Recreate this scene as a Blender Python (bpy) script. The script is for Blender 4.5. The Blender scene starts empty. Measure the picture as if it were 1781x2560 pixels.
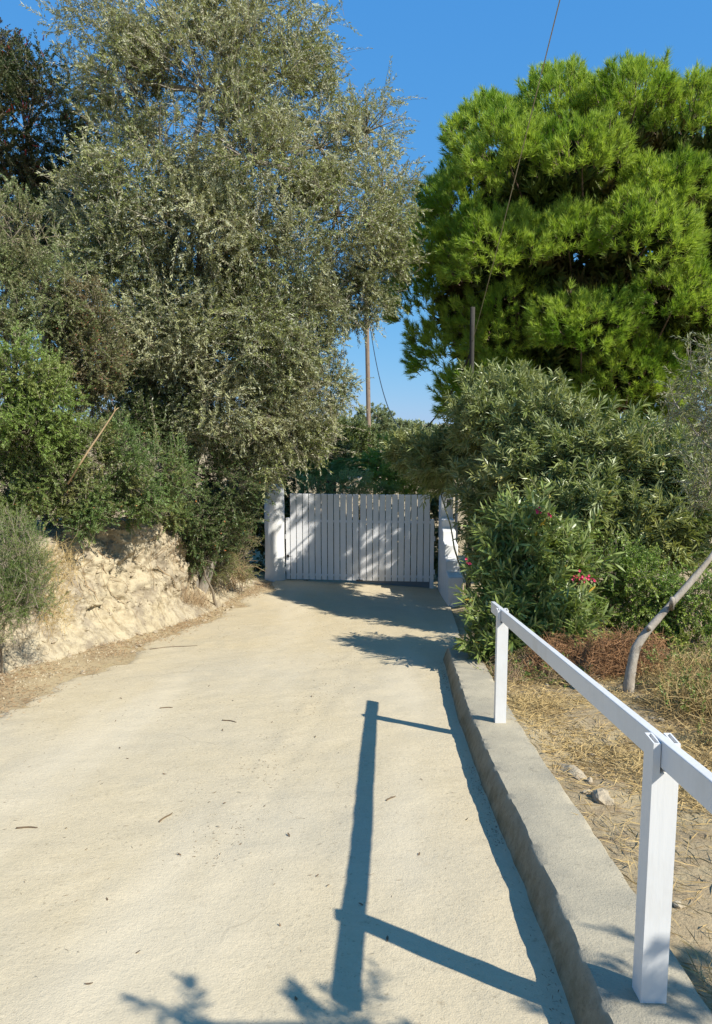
import bpy, math
import numpy as np
from mathutils import Vector

# ------------------------------------------------------------------ camera, sky, sun, exposure
scene = bpy.context.scene
COL = scene.collection
R = math.radians
cam_d = bpy.data.cameras.new('camera')
cam = bpy.data.objects.new('camera', cam_d); COL.objects.link(cam)
cam_d.sensor_fit = 'VERTICAL'; cam_d.sensor_height = 24.0
cam_d.lens = 24.0 * 1850.0 / 2560.0
cam_d.clip_start = 0.05; cam_d.clip_end = 2000.0
cam.location = (0, 0, 1.62); cam.rotation_euler = (R(90 - 7.0), 0, 0)
scene.camera = cam

SUN_AZ, SUN_EL = 127.5, 42.0          # azimuth clockwise from +Y (the way the camera looks)
world = bpy.data.worlds.new('World'); scene.world = world; world.use_nodes = True
wn = world.node_tree.nodes; wl = world.node_tree.links
bg = wn['Background']
sky = wn.new('ShaderNodeTexSky'); sky.sky_type = 'NISHITA'; sky.sun_disc = False
sky.sun_elevation = R(SUN_EL); sky.sun_rotation = R(SUN_AZ)
sky.altitude = 100; sky.air_density = 1.0; sky.dust_density = 0.0; sky.ozone_density = 10.0
# the phone's rendering of the whole sky: one tone curve per channel, deep blue and little contrast
sep = wn.new('ShaderNodeSeparateColor'); comb = wn.new('ShaderNodeCombineColor'); wl.new(sky.outputs[0], sep.inputs[0])
for ch, (ex, sc) in enumerate(((.72, .335), (.417, .40), (.206, .52))):
    pw = wn.new('ShaderNodeMath'); pw.operation = 'POWER'; pw.inputs[1].default_value = ex; wl.new(sep.outputs[ch], pw.inputs[0])
    ml = wn.new('ShaderNodeMath'); ml.operation = 'MULTIPLY'; ml.inputs[1].default_value = sc * 10.0 * 10.0 ** -ex; wl.new(pw.outputs[0], ml.inputs[0]); wl.new(ml.outputs[0], comb.inputs[ch])
wl.new(comb.outputs[0], bg.inputs[0]); bg.inputs[1].default_value = 0.1

sun_d = bpy.data.lights.new('sun', 'SUN'); sun_d.energy = 4.3; sun_d.angle = R(0.53); sun_d.color = (1.0, 0.955, 0.86)
sun = bpy.data.objects.new('sun', sun_d); COL.objects.link(sun)
sdir = Vector((math.sin(R(SUN_AZ)) * math.cos(R(SUN_EL)), math.cos(R(SUN_AZ)) * math.cos(R(SUN_EL)), math.sin(R(SUN_EL))))
sun.rotation_euler = sdir.to_track_quat('Z', 'Y').to_euler()
sun.location = (20, -15, 25)

vs = scene.view_settings
vs.view_transform = 'Standard'; vs.look = 'None'; vs.gamma = 1.0; vs.use_curve_mapping = False
vs.exposure = 0.86
cy = scene.cycles
cy.max_bounces = 6; cy.diffuse_bounces = 4; cy.glossy_bounces = 2; cy.transmission_bounces = 4; cy.transparent_max_bounces = 4
cy.use_denoising = True; cy.denoiser = 'OPENIMAGEDENOISE'; cy.denoising_input_passes = 'RGB_ALBEDO_NORMAL'; cy.denoising_prefilter = 'NONE'
cy.caustics_reflective = False; cy.caustics_refractive = False

# ------------------------------------------------------------------ helpers: numbers
def lerp(a, b, t): return a + (b - a) * t
def sstep(a, b, x):
    t = np.clip((np.asarray(x, float) - a) / (b - a), 0, 1); return t * t * (3 - 2 * t)
def norm(v): return v / np.maximum(np.linalg.norm(v, axis=-1, keepdims=True), 1e-9)
def _h(ix, iy, iz, s):
    n = (ix.astype(np.int64) * 374761393 + iy.astype(np.int64) * 668265263 + iz.astype(np.int64) * 2147483647 + s * 1274126177) & 0x7fffffff
    n = ((n ^ (n >> 13)) * 1274126177) & 0x7fffffff
    n = ((n ^ (n >> 16)) * 668265263) & 0x7fffffff
    return ((n ^ (n >> 15)) & 0xffffff) / float(0xffffff)
def vnoise(x, y, z=0.0, s=0):
    x, y, z = np.broadcast_arrays(np.asarray(x, float), np.asarray(y, float), np.asarray(z, float))
    ix, iy, iz = np.floor(x), np.floor(y), np.floor(z)
    fx, fy, fz = x - ix, y - iy, z - iz
    fx, fy, fz = [f * f * f * (f * (f * 6 - 15) + 10) for f in (fx, fy, fz)]
    r = 0
    for a in (0, 1):
        for b in (0, 1):
            for c in (0, 1):
                r = r + _h(ix + a, iy + b, iz + c, s) * (fx if a else 1 - fx) * (fy if b else 1 - fy) * (fz if c else 1 - fz)
    return r * 2 - 1
def fbm(x, y, z=0.0, o=4, s=0):
    r = 0; a = 1.0; f = 1.0
    for i in range(o):
        r = r + a * vnoise(np.asarray(x) * f + 17.3 * i, np.asarray(y) * f - 9.1 * i, np.asarray(z) * f + 5.7 * i, s + i); a *= .5; f *= 2.03
    return r

# ------------------------------------------------------------------ helpers: meshes and tags
def tag(o, label=None, cat=None, group=None, kind=None):
    if label: o['label'] = label
    if cat: o['category'] = cat
    if group: o['group'] = group
    if kind: o['kind'] = kind
    return o
def empty(name, loc, label, cat, group=None):
    o = bpy.data.objects.new(name, None); COL.objects.link(o); o.location = loc; o.empty_display_size = .2
    return tag(o, label, cat, group)
class MB:
    """collects vertices and faces; build() links them as one mesh object"""
    def __init__(s): s.v = []; s.n = 0; s.f = []
    def add(s, v, *fs):
        v = np.asarray(v, float).reshape(-1, 3); s.v.append(v)
        for f in fs:
            f = np.asarray(f, np.int64)
            if f.size: s.f.append(f + s.n)
        s.n += len(v); return s
    def box(s, c, d, M=None):
        x, y, z = [q / 2 for q in d]
        v = np.array([(a, b, e) for a in (-x, x) for b in (-y, y) for e in (-z, z)], float)
        if M is not None: v = v @ np.asarray(M).T
        return s.add(v + np.asarray(c), [(0, 1, 3, 2), (4, 6, 7, 5), (0, 4, 5, 1), (2, 3, 7, 6), (0, 2, 6, 4), (1, 5, 7, 3)])
    def tubes(s, P, rad, sides=3, cap=False):
        """P (M,K,3) centre lines, rad (M,K) radii"""
        P = np.asarray(P, float)
        if P.ndim == 2: P = P[None]
        M, K, _ = P.shape
        rad = np.broadcast_to(np.asarray(rad, float), (M, K))
        T = norm(np.gradient(P, axis=1))
        ov = norm(P[:, -1] - P[:, 0] + 1e-6)
        ref = np.where(np.abs(ov[:, 2:3]) > .75, np.array([[.8, .6, 0]]), np.array([[0., 0, 1.]]))[:, None]
        ref = np.broadcast_to(ref, T.shape)
        A = norm(np.cross(T, ref)); B = np.cross(T, A)
        an = np.arange(sides) * 2 * math.pi / sides
        V = P[:, :, None] + rad[:, :, None, None] * (A[:, :, None] * np.cos(an)[:, None] + B[:, :, None] * np.sin(an)[:, None])
        idx = np.arange(M * K * sides).reshape(M, K, sides)
        nx = np.roll(idx, -1, axis=2)
        q = np.stack([idx[:, :-1], nx[:, :-1], nx[:, 1:], idx[:, 1:]], -1).reshape(-1, 4)
        fs = [q]
        if cap: fs += [idx[:, 0, ::-1].reshape(M, sides), idx[:, -1].reshape(M, sides)]
        return s.add(V, *fs)
    def build(s, name, m, parent=None, smooth=False, origin=None):
        V = np.concatenate(s.v) if s.v else np.zeros((0, 3))
        if origin is not None: V = V - np.asarray(origin, float)
        me = bpy.data.meshes.new(name)
        me.vertices.add(len(V)); me.vertices.foreach_set('co', V.ravel())
        tot = np.concatenate([np.full(len(f), f.shape[1], np.int64) for f in s.f])
        loops = np.concatenate([f.ravel() for f in s.f])
        me.loops.add(len(loops)); me.loops.foreach_set('vertex_index', loops.astype(np.int32))
        me.polygons.add(len(tot))
        me.polygons.foreach_set('loop_start', (np.cumsum(tot) - tot).astype(np.int32))
        me.polygons.foreach_set('use_smooth', np.full(len(tot), bool(smooth)))
        me.update(calc_edges=True)
        if m: me.materials.append(m)
        o = bpy.data.objects.new(name, me); COL.objects.link(o)
        if origin is not None and parent is None: o.location = origin
        if parent is not None:
            o.parent = parent
            if origin is not None: o.location = np.asarray(origin, float) - np.asarray(parent.location)
            else: o.location = -Vector(parent.location)
        return o
def grid_faces(nu, nv):
    i = np.arange(nu * nv).reshape(nu, nv)
    return np.stack([i[:-1, :-1], i[1:, :-1], i[1:, 1:], i[:-1, 1:]], -1).reshape(-1, 4)
def bevel(o, w=.004, seg=2):
    md = o.modifiers.new('bevel', 'BEVEL'); md.width = w; md.segments = seg; md.limit_method = 'ANGLE'; return o

# ------------------------------------------------------------------ helpers: materials
def newmat(name):
    m = bpy.data.materials.new(name); m.use_nodes = True
    nt = m.node_tree; nt.nodes.clear()
    out = nt.nodes.new('ShaderNodeOutputMaterial')
    return m, nt, out
def N(nt, t, **kw):
    n = nt.nodes.new('ShaderNode' + t)
    for k, v in kw.items():
        if k.startswith('i_'): n.inputs[k[2:].replace('_', ' ')].default_value = v
        else: setattr(n, k, v)
    return n
def rgba(c): return (c[0], c[1], c[2], 1)
def mixc(nt, f, a, b, mode='MIX'):
    n = N(nt, 'Mix', data_type='RGBA', blend_type=mode)
    for sock, v in ((n.inputs[0], f), (n.inputs[6], a), (n.inputs[7], b)):
        if isinstance(v, (int, float)): sock.default_value = v
        elif isinstance(v, tuple): sock.default_value = rgba(v)
        else: nt.links.new(v, sock)
    return n.outputs[2]
def ramp(nt, f, a, b, lo=0.0, hi=1.0):
    n = N(nt, 'MapRange'); n.clamp = True
    n.inputs['From Min'].default_value = a; n.inputs['From Max'].default_value = b
    n.inputs['To Min'].default_value = lo; n.inputs['To Max'].default_value = hi
    nt.links.new(f, n.inputs['Value']); return n.outputs[0]
def noise(nt, scale, detail=4, rough=.55, stretch=None, dist=0.0):
    g = N(nt, 'NewGeometry')
    src = g.outputs['Position']
    if stretch:
        mp = N(nt, 'Mapping'); mp.inputs['Scale'].default_value = stretch
        nt.links.new(src, mp.inputs[0]); src = mp.outputs[0]
    n = N(nt, 'TexNoise'); n.inputs['Scale'].default_value = scale; n.inputs['Detail'].default_value = detail
    n.inputs['Roughness'].default_value = rough; n.inputs['Distortion'].default_value = dist
    nt.links.new(src, n.inputs['Vector']); return n.outputs['Fac']
def bump(nt, h, strength, dist, prev=None):
    b = N(nt, 'Bump'); b.inputs['Strength'].default_value = strength; b.inputs['Distance'].default_value = dist
    nt.links.new(h, b.inputs['Height'])
    if prev is not None: nt.links.new(prev, b.inputs['Normal'])
    return b.outputs[0]
def princ(nt, out, col, rough=.6, spec=.4, nrm=None):
    p = N(nt, 'BsdfPrincipled')
    if isinstance(col, tuple): p.inputs['Base Color'].default_value = rgba(col)
    else: nt.links.new(col, p.inputs['Base Color'])
    if isinstance(rough, (int, float)): p.inputs['Roughness'].default_value = rough
    else: nt.links.new(rough, p.inputs['Roughness'])
    p.inputs['Specular IOR Level'].default_value = spec
    if nrm is not None: nt.links.new(nrm, p.inputs['Normal'])
    if out is not None: nt.links.new(p.outputs[0], out.inputs[0])
    return p
def leafmat(name, a, b, under=None, clump=None, clump_scale=1.2, clump_lo=.5, clump_hi=.65, trans=.3, rough=.45, spec=.35, odd=None, odd_amt=.03):
    """leaf: colour between a and b leaf by leaf, some clumps toward `clump`, paler underside"""
    m, nt, out = newmat(name)
    g = N(nt, 'NewGeometry')
    col = mixc(nt, g.outputs['Random Per Island'], a, b)
    if clump: col = mixc(nt, ramp(nt, noise(nt, clump_scale, 3), clump_lo, clump_hi), col, clump)
    if odd:
        w = N(nt, 'TexWhiteNoise', noise_dimensions='1D'); nt.links.new(g.outputs['Random Per Island'], w.inputs['W'])
        col = mixc(nt, ramp(nt, w.outputs['Value'], 1 - odd_amt, 1 - odd_amt + .001), col, odd)
    face = mixc(nt, g.outputs['Backfacing'], col, under) if under else col
    p = princ(nt, None, face, rough, spec)
    t = N(nt, 'BsdfTranslucent'); nt.links.new(mixc(nt, 1.0, col, (1.0, 1.0, .55), 'MULTIPLY'), t.inputs[0])
    mx = N(nt, 'MixShader'); mx.inputs[0].default_value = trans
    nt.links.new(p.outputs[0], mx.inputs[1]); nt.links.new(t.outputs[0], mx.inputs[2]); nt.links.new(mx.outputs[0], out.inputs[0])
    return m
def plainmat(name, a, b, scale=8, rough=.7, spec=.3, bs=.4, bd=.01, stretch=None, island=False):
    m, nt, out = newmat(name)
    n1 = noise(nt, scale, 5, .6, stretch)
    col = mixc(nt, ramp(nt, n1, .3, .7), a, b)
    if island:
        g = N(nt, 'NewGeometry'); col = mixc(nt, ramp(nt, g.outputs['Random Per Island'], 0, 1, 0, .6), col, mixc(nt, 1.0, col, (.45, .45, .45), 'MULTIPLY'))
    princ(nt, out, col, rough, spec, bump(nt, noise(nt, scale * 3, 4, .6, stretch), bs, bd) if bs else None)
    return m

# surfaces
def mat_driveway():
    m, nt, out = newmat('dusty concrete')
    big = noise(nt, .5, 4, .6); mid = noise(nt, 2.6, 5, .65, dist=.4); fine = noise(nt, 34, 5, .75); grit = noise(nt, 150, 3, .6)
    col = mixc(nt, ramp(nt, big, .38, .64), (.54, .445, .285), (.495, .425, .30))
    col = mixc(nt, ramp(nt, mid, .46, .70, 0, .6), col, (.58, .485, .325))
    col = mixc(nt, ramp(nt, noise(nt, 1.0, 6, .7, stretch=(1, .5, 1)), .54, .72, 0, .6), col, (.39, .35, .26))
    col = mixc(nt, ramp(nt, noise(nt, 13, 6, .78), .60, .70, 0, .65), col, (.32, .25, .155))
    col = mixc(nt, ramp(nt, noise(nt, 5, 8, .8), .62, .70, 0, .6), col, (.34, .27, .17))
    col = mixc(nt, ramp(nt, grit, .64, .76, 0, .7), col, (.16, .135, .095))
    col = mixc(nt, ramp(nt, fine, .3, .7, .22, 0), col, (.22, .19, .135))
    col = mixc(nt, ramp(nt, noise(nt, 55, 2, .5), .66, .73, 0, .55), col, (.22, .175, .11))
    col = mixc(nt, ramp(nt, noise(nt, 24, 3, .6), .64, .72, 0, .45), col, (.27, .225, .15))
    # hairline cracks in a few places and pale worn wheel bands along the drive
    g = N(nt, 'NewGeometry'); nz = N(nt, 'TexNoise'); nz.inputs['Scale'].default_value = 1.6; nt.links.new(g.outputs['Position'], nz.inputs['Vector'])
    av = N(nt, 'VectorMath', operation='MULTIPLY_ADD'); av.inputs[1].default_value = (.7, .7, .7); nt.links.new(nz.outputs['Color'], av.inputs[0]); nt.links.new(g.outputs['Position'], av.inputs[2])
    vo = N(nt, 'TexVoronoi', feature='DISTANCE_TO_EDGE'); vo.inputs['Scale'].default_value = .75; nt.links.new(av.outputs[0], vo.inputs['Vector'])
    line = N(nt, 'Math', operation='MULTIPLY'); nt.links.new(ramp(nt, vo.outputs['Distance'], .001, .004, 1, 0), line.inputs[0]); nt.links.new(ramp(nt, noise(nt, .7, 2), .56, .64, 0, .5), line.inputs[1])
    col = mixc(nt, line.outputs[0], col, (.16, .13, .09))
    col = mixc(nt, ramp(nt, noise(nt, 1.3, 3, .5, stretch=(1, .12, 1)), .50, .68, 0, .55), col, (.58, .50, .36))
    n = bump(nt, mid, .2, .015); n = bump(nt, noise(nt, 11, 5, .7), .3, .009, n); n = bump(nt, fine, .6, .008, n); n = bump(nt, grit, .7, .003, n)
    princ(nt, out, col, .9, .15, n); return m
def mat_kerb():
    m, nt, out = newmat('weathered kerb concrete')
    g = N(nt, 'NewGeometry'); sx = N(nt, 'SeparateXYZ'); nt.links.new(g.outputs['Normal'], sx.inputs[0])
    mid = noise(nt, 5, 6, .7); grit = noise(nt, 120, 4, .75); fine = noise(nt, 30, 5, .7)
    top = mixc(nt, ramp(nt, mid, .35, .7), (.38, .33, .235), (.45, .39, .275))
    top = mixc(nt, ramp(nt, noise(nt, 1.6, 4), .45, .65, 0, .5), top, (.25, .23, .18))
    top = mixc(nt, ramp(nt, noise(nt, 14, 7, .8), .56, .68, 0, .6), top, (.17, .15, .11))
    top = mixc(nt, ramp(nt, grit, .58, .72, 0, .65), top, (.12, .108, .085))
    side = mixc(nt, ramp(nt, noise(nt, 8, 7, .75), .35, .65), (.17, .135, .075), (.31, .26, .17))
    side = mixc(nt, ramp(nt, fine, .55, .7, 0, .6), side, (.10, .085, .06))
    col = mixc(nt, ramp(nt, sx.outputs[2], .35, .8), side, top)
    n = bump(nt, mid, .3, .012); n = bump(nt, fine, .6, .006, n); n = bump(nt, grit, .8, .003, n)
    princ(nt, out, col, .92, .15, n); return m
def mat_bank():
    m, nt, out = newmat('pale clay bank')
    big = noise(nt, 1.3, 5, .6); mid = noise(nt, 6, 6, .68, dist=.6); fine = noise(nt, 32, 5, .7)
    col = mixc(nt, ramp(nt, big, .35, .62), (.45, .38, .25), (.42, .36, .255))
    col = mixc(nt, ramp(nt, mid, .47, .66, 0, .8), col, (.25, .195, .12))
    col = mixc(nt, ramp(nt, noise(nt, 2.6, 6, .75), .50, .62, 0, .75), col, (.22, .18, .13))
    col = mixc(nt, ramp(nt, fine, .58, .72, 0, .6), col, (.19, .14, .08))
    n = bump(nt, mid, .6, .05); n = bump(nt, fine, .7, .012, n)
    princ(nt, out, col, .95, .1, n); return m
def mat_ground():
    m, nt, out = newmat('dry earth')
    big = noise(nt, .8, 5, .6); mid = noise(nt, 7, 6, .7); fine = noise(nt, 60, 4, .7)
    col = mixc(nt, ramp(nt, big, .38, .62), (.42, .335, .20), (.32, .245, .145))
    col = mixc(nt, ramp(nt, mid, .5, .68, 0, .75), col, (.22, .15, .085))
    col = mixc(nt, ramp(nt, noise(nt, 2.2, 5, .65), .54, .66, 0, .7), col, (.42, .335, .19))
    col = mixc(nt, ramp(nt, fine, .55, .72, 0, .6), col, (.17, .12, .075))
    n = bump(nt, mid, .6, .03); n = bump(nt, fine, .7, .008, n)
    princ(nt, out, col, .95, .1, n); return m
def mat_paint(name, c, dirt, rough=.45, str_=(1, 1, .12), amt=.4, bs=.25):
    m, nt, out = newmat(name)
    s = noise(nt, 40, 4, .6, stretch=str_)
    col = mixc(nt, ramp(nt, noise(nt, 3.5, 5, .7, stretch=(1, 1, .5)), .5, .78, 0, amt), c, dirt)
    col = mixc(nt, ramp(nt, noise(nt, 90, 3, .7), .70, .76, 0, .5), col, dirt)
    princ(nt, out, col, rough, .4, bump(nt, s, bs, .004)); return m
def mat_bark(name, a, b, c, stretch=(1, 1, .3), scale=14):
    m, nt, out = newmat(name)
    n1 = noise(nt, scale, 6, .7, stretch)
    col = mixc(nt, ramp(nt, n1, .35, .65), a, b)
    col = mixc(nt, ramp(nt, noise(nt, 9, 5, .7), .55, .68, 0, .8), col, c)
    princ(nt, out, col, .85, .2, bump(nt, n1, .8, .012)); return m

M_DRIVE = mat_driveway(); M_KERB = mat_kerb(); M_BANK = mat_bank(); M_GROUND = mat_ground()
M_WHITE = mat_paint('white gloss paint', (.66, .655, .64), (.44, .40, .33), .38)
M_WALLW = mat_paint('white limewash', (.68, .68, .67), (.46, .42, .36), .8, (1, 1, .6), .5, .5)
M_SLAT = mat_paint('white slat paint', (.78, .78, .79), (.6, .58, .55), .5, (1, 1, .08), .4, .4)
M_GREYB = mat_paint('blue grey board', (.20, .23, .26), (.15, .15, .15), .6)
M_DARKMETAL = plainmat('dark metal', (.03, .03, .032), (.06, .055, .05), 20, .5)
M_POLE = mat_bark('weathered pole wood', (.17, .12, .085), (.27, .205, .15), (.11, .08, .055), (1, 1, .06), 26)
M_DARKPOLE = mat_bark('shade-darkened pole', (.035, .032, .028), (.06, .055, .048), (.025, .022, .02), (1, 1, .06), 26)  # near-black colour stands in for the pine's shade on the thin pole
M_CABLE = plainmat('black cable', (.02, .02, .022), (.03, .03, .03), 20, .6, bs=0)
M_WIRE = plainmat('pale cable', (.30, .27, .19), (.34, .30, .22), 20, .6, bs=0)
M_BARK_OLIVE = mat_bark('olive bark', (.22, .19, .15), (.34, .31, .26), (.11, .09, .07))
M_BARK_SMOOTH = mat_bark('smooth grey bark', (.40, .35, .28), (.52, .47, .40), (.17, .13, .10), (1, 1, .5), 18)
M_BARK_PINE = mat_bark('pine bark', (.10, .07, .05), (.17, .12, .09), (.05, .04, .03))
M_TWIG = plainmat('twig bark', (.15, .12, .085), (.24, .20, .145), 20, .8, bs=0)
M_TWIG_G = plainmat('green twig', (.16, .17, .07), (.24, .22, .10), 20, .7, bs=0)
M_DRYTWIG = plainmat('dry twig', (.30, .20, .11), (.42, .31, .18), 6, .9, bs=0, island=True)
M_STRAW = plainmat('straw', (.52, .38, .16), (.40, .28, .12), 3, .8, bs=0, island=True)
M_BRUSH = plainmat('brown dead brush', (.36, .19, .085), (.28, .15, .07), 3, .85, bs=0, island=True)
M_STONE = plainmat('pale stone', (.42, .35, .24), (.32, .26, .18), 14, .9, .2, .6, .02)
M_DEADLEAF = plainmat('dead leaf', (.12, .085, .055), (.20, .13, .07), 30, .7, bs=0, island=True)
M_LITTER = plainmat('leaf litter', (.30, .19, .10), (.42, .29, .16), 5, .85, bs=0, island=True)

L_OLIVE = leafmat('olive leaf', (.14, .175, .048), (.33, .355, .12), (.44, .44, .30), (.41, .41, .22), .7, .45, .62, .28, .6, .22)
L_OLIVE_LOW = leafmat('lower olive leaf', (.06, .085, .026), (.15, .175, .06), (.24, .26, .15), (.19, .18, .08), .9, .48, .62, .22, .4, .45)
L_SILVER = leafmat('silver olive leaf', (0.167, 0.170, 0.086), (0.334, 0.321, 0.172), (0.584, 0.550, 0.390), None, trans=.2, rough=.42)
L_DARK = leafmat('dark mastic leaf', (0.027, 0.049, 0.014), (0.062, 0.093, 0.024), (0.099, 0.116, 0.051), (0.124, 0.064, 0.031), 1.1, .55, .66, .2, .5, .3)
L_GREY = leafmat('grey green leaf', (0.149, 0.197, 0.068), (0.254, 0.295, 0.111), (0.299, 0.323, 0.160), (0.239, 0.197, 0.099), 1.6, .52, .66, .25)
L_RED = leafmat('reddish mastic leaf', (.12, .155, .05), (.22, .225, .085), (.24, .22, .12), (.29, .17, .10), 2.2, .52, .70, .25, odd=(.36, .09, .06), odd_amt=.05)
L_BRIGHT = leafmat('bright mastic leaf', (.12, .20, .035), (.24, .33, .07), (.25, .32, .10), (.27, .32, .09), 2.0, .5, .65, .3)
L_LOW = leafmat('green shrub leaf', (.10, .16, .035), (.21, .27, .07), (.22, .27, .10), (.26, .25, .09), 1.8, .5, .65, .3, odd=(.40, .20, .07), odd_amt=.012)
L_HANG = leafmat('deep green shrub leaf', (.075, .14, .035), (.17, .25, .065), (.19, .26, .10), (.25, .25, .08), 2.0, .52, .66, .28, odd=(.40, .20, .07), odd_amt=.008)
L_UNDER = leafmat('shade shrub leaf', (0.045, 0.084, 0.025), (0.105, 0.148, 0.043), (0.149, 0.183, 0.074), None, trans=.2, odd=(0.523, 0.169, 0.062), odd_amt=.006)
L_PB = leafmat('gate bush leaf', (0.105, 0.155, 0.037), (0.254, 0.267, 0.086), (0.269, 0.281, 0.111), (0.373, 0.281, 0.123), 2.5, .5, .65, .25)
L_FINE = leafmat('fine green leaf', (.085, .15, .03), (.18, .25, .06), None, (.22, .24, .07), 3, .5, .65, .28)
L_PINE = leafmat('pine needle', (.25, .36, .042), (.50, .62, .12), None, (.19, .32, .035), .9, .47, .62, .42, .5, .25)
L_PINE_OLD_SHADE = leafmat('shade-dark old needle', (.05, .08, .018), (.10, .14, .03), None, (.10, .08, .03), 1.5, .5, .65, .15, .6, .2)  # older inner needles, darkened further so gaps between clumps look deeply shaded
L_OLEA = leafmat('oleander leaf', (.15, .20, .05), (.33, .37, .135), (.34, .38, .18), (.32, .33, .11), .9, .48, .62, .3, .36, .5, odd=(.5, .42, .14), odd_amt=.008)
L_CLUMP = leafmat('young oleander leaf', (.125, .185, .04), (.27, .325, .09), (.29, .34, .14), None, trans=.3, rough=.36, spec=.5, odd=(.6, .38, .05), odd_amt=.006)
L_SMALL = leafmat('small shrub leaf', (0.105, 0.197, 0.027), (0.239, 0.338, 0.062), (0.239, 0.309, 0.099), (0.299, 0.352, 0.062), 1.6, .5, .65, .3)
L_GB = leafmat('yellow green bush leaf', (.22, .32, .04), (.42, .50, .09), (.36, .42, .12), None, trans=.4)
L_MID = leafmat('mid tree leaf', (0.075, 0.113, 0.031), (0.164, 0.197, 0.055), None, None, trans=.2)
L_FAR = leafmat('far tree leaf', (.20, .25, .13), (.32, .35, .20), None, None, trans=.25)
L_PALM = leafmat('palm leaflet', (.12, .22, .06), (.24, .34, .12), None, None, trans=.3, rough=.35, spec=.5)
L_PALE = leafmat('pale shrub leaf', (.28, .38, .11), (.52, .56, .30), None, None, trans=.4)
M_BARK_GREY = mat_bark('mottled grey bark', (.27, .23, .18), (.38, .34, .28), (.10, .08, .06), (1, 1, .5), 16)
L_FLOWER = leafmat('pink petal', (0.639, 0.029, 0.119), (0.750, 0.097, 0.212), None, None, trans=.3)
L_FRUIT = leafmat('red fruit cluster', (0.288, 0.029, 0.025), (0.433, 0.068, 0.060), None, None, trans=.15)
L_WEED = leafmat('weed leaf', (0.119, 0.197, 0.037), (0.239, 0.281, 0.074), None, (0.373, 0.281, 0.111), 4, .5, .6, .25)

# ------------------------------------------------------------------ terrain shape
_ys = np.arange(-40, 60.01, .05)
_sl = np.interp(_ys, [-40, -14, -8, 11, 16, 20, 60], [0, 0, .131, .131, .065, .0, 0.0])
_zz = -np.cumsum(_sl) * .05; _zz -= np.interp(0, _ys, _zz)
def zr(y): return np.interp(y, _ys, _zz)
def zroad(x, y): return zr(y) - .045 * np.clip(x, -2, 3) * sstep(12, 15.5, y)
KY = [-3, 1.0, 1.94, 2.65, 3.3, 4.28, 5.7, 8.12]; KX = [.66, .70, .73, .77, .79, .81, .87, 1.04]
def kerbx(y): return np.interp(y, KY, KX)
def rightx(y): return np.where(np.asarray(y) < 8.12, kerbx(y) + .03, np.interp(y, [8.12, 9.5, 13, 16, 22], [1.10, 1.35, 1.66, 1.74, 1.8]))
BY = [-6, 3, 7.26, 8.34, 9.46, 11.6, 13.5, 15.2, 17]; BX = [-4.1, -3.9, -3.62, -3.42, -3.12, -2.70, -2.45, -2.2, -2.15]
def bankx(y): return np.interp(y, BY, BX)
CY_ = [-6, 3, 6.6, 7.6, 8.6, 9.6, 10.6, 11.3, 12, 13, 14.2, 17, 30]; CH = [.9, .95, .95, 1.05, 1.3, 1.5, 1.62, 1.58, 1.35, .95, .55, .25, .0]
def crest(y): return np.interp(y, CY_, CH)
def leftx(y): return np.interp(y, [-6, 3, 5.9, 7.5, 9.5, 12.3, 15, 17, 22], [-3.3, -3.15, -2.98, -2.88, -2.60, -2.24, -1.85, -1.75, -1.8])
def terrain(x, y):
    x = np.asarray(x, float); y = np.asarray(y, float)
    z = zroad(x, y) - .03
    r = sstep(.10, .26, x - rightx(y))
    side = .115 + .035 * fbm(x * 1.3, y * 1.3, o=3, s=5) + .05 * np.clip(x - 1.4, 0, 6) * sstep(3, 7, y) * .6
    z = z + r * (side + .03) * (1 - .6 * sstep(8, 9.5, y))
    d = bankx(y) - x
    l = sstep(.25, 1.1, d)
    z = z + l * (crest(y) - .16 + .10 * np.clip(d - .6, 0, 8) + .06 * fbm(x, y, o=3, s=9))
    v = sstep(-.1, .5, leftx(y) - x) * (1 - sstep(0, .3, d))
    z = z + v * (.055 + .02 * fbm(x * 4, y * 4, o=3, s=3))
    return z
xs = np.unique(np.concatenate([np.linspace(-400, -40, 10), np.linspace(-40, -8, 17), np.arange(-8, -1.2, .2), np.arange(-1.2, .6, .3), np.arange(.6, 6, .11), np.arange(6, 12, .3), np.linspace(12, 40, 15), np.linspace(40, 400, 10)]))
ys = np.unique(np.concatenate([np.linspace(-200, -10, 10), np.arange(-10, 0, .6), np.arange(0, 18, .12), np.arange(18, 40, 1.2), np.linspace(40, 900, 14)]))
X, Y = np.meshgrid(xs, ys, indexing='ij')
g = MB().add(np.stack([X, Y, terrain(X, Y)], -1), grid_faces(*X.shape)).build('ground', M_GROUND, smooth=True)
tag(g, 'dry sandy earth of the plots on both sides of the driveway', None, kind='structure')

# driveway sheet: dusty concrete with a worn, uneven skin
def drive_z(x, y):
    e = .006 * fbm(x * 1.1, y * 1.1, o=3, s=21) + .0035 * fbm(x * 6, y * 6, o=3, s=31)
    # the rough seam that runs up the middle of the slab
    cx = np.interp(y, [0, 3.65, 4.5, 8.5, 16], [-1.15, -.73, -.62, -.09, .2]) + .03 * vnoise(y * 3, 0, s=2)
    sd = (x - cx)
    seam = np.exp(-(sd / .03) ** 2) * (.003 + .006 * fbm(x * 14, y * 9, o=3, s=7)) - .004 * np.exp(-((sd - .16) / .05) ** 2)
    e = e + seam * sstep(3.0, 3.8, y) * (1 - sstep(9, 12, y))
    e = e + .02 * sstep(.12, 0, rightx(y) - x) * (.4 + .6 * vnoise(x * 7, y * 5, s=4)) * (y < 8.2)      # dust drifted against the kerb
    return zroad(x, y) + e
vv = np.concatenate([np.arange(-4, 0, .2), np.arange(0, 9, .03), np.arange(9, 18, .06), np.arange(18, 22.01, .5)])
uu = np.linspace(0, 1, 100)
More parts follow.
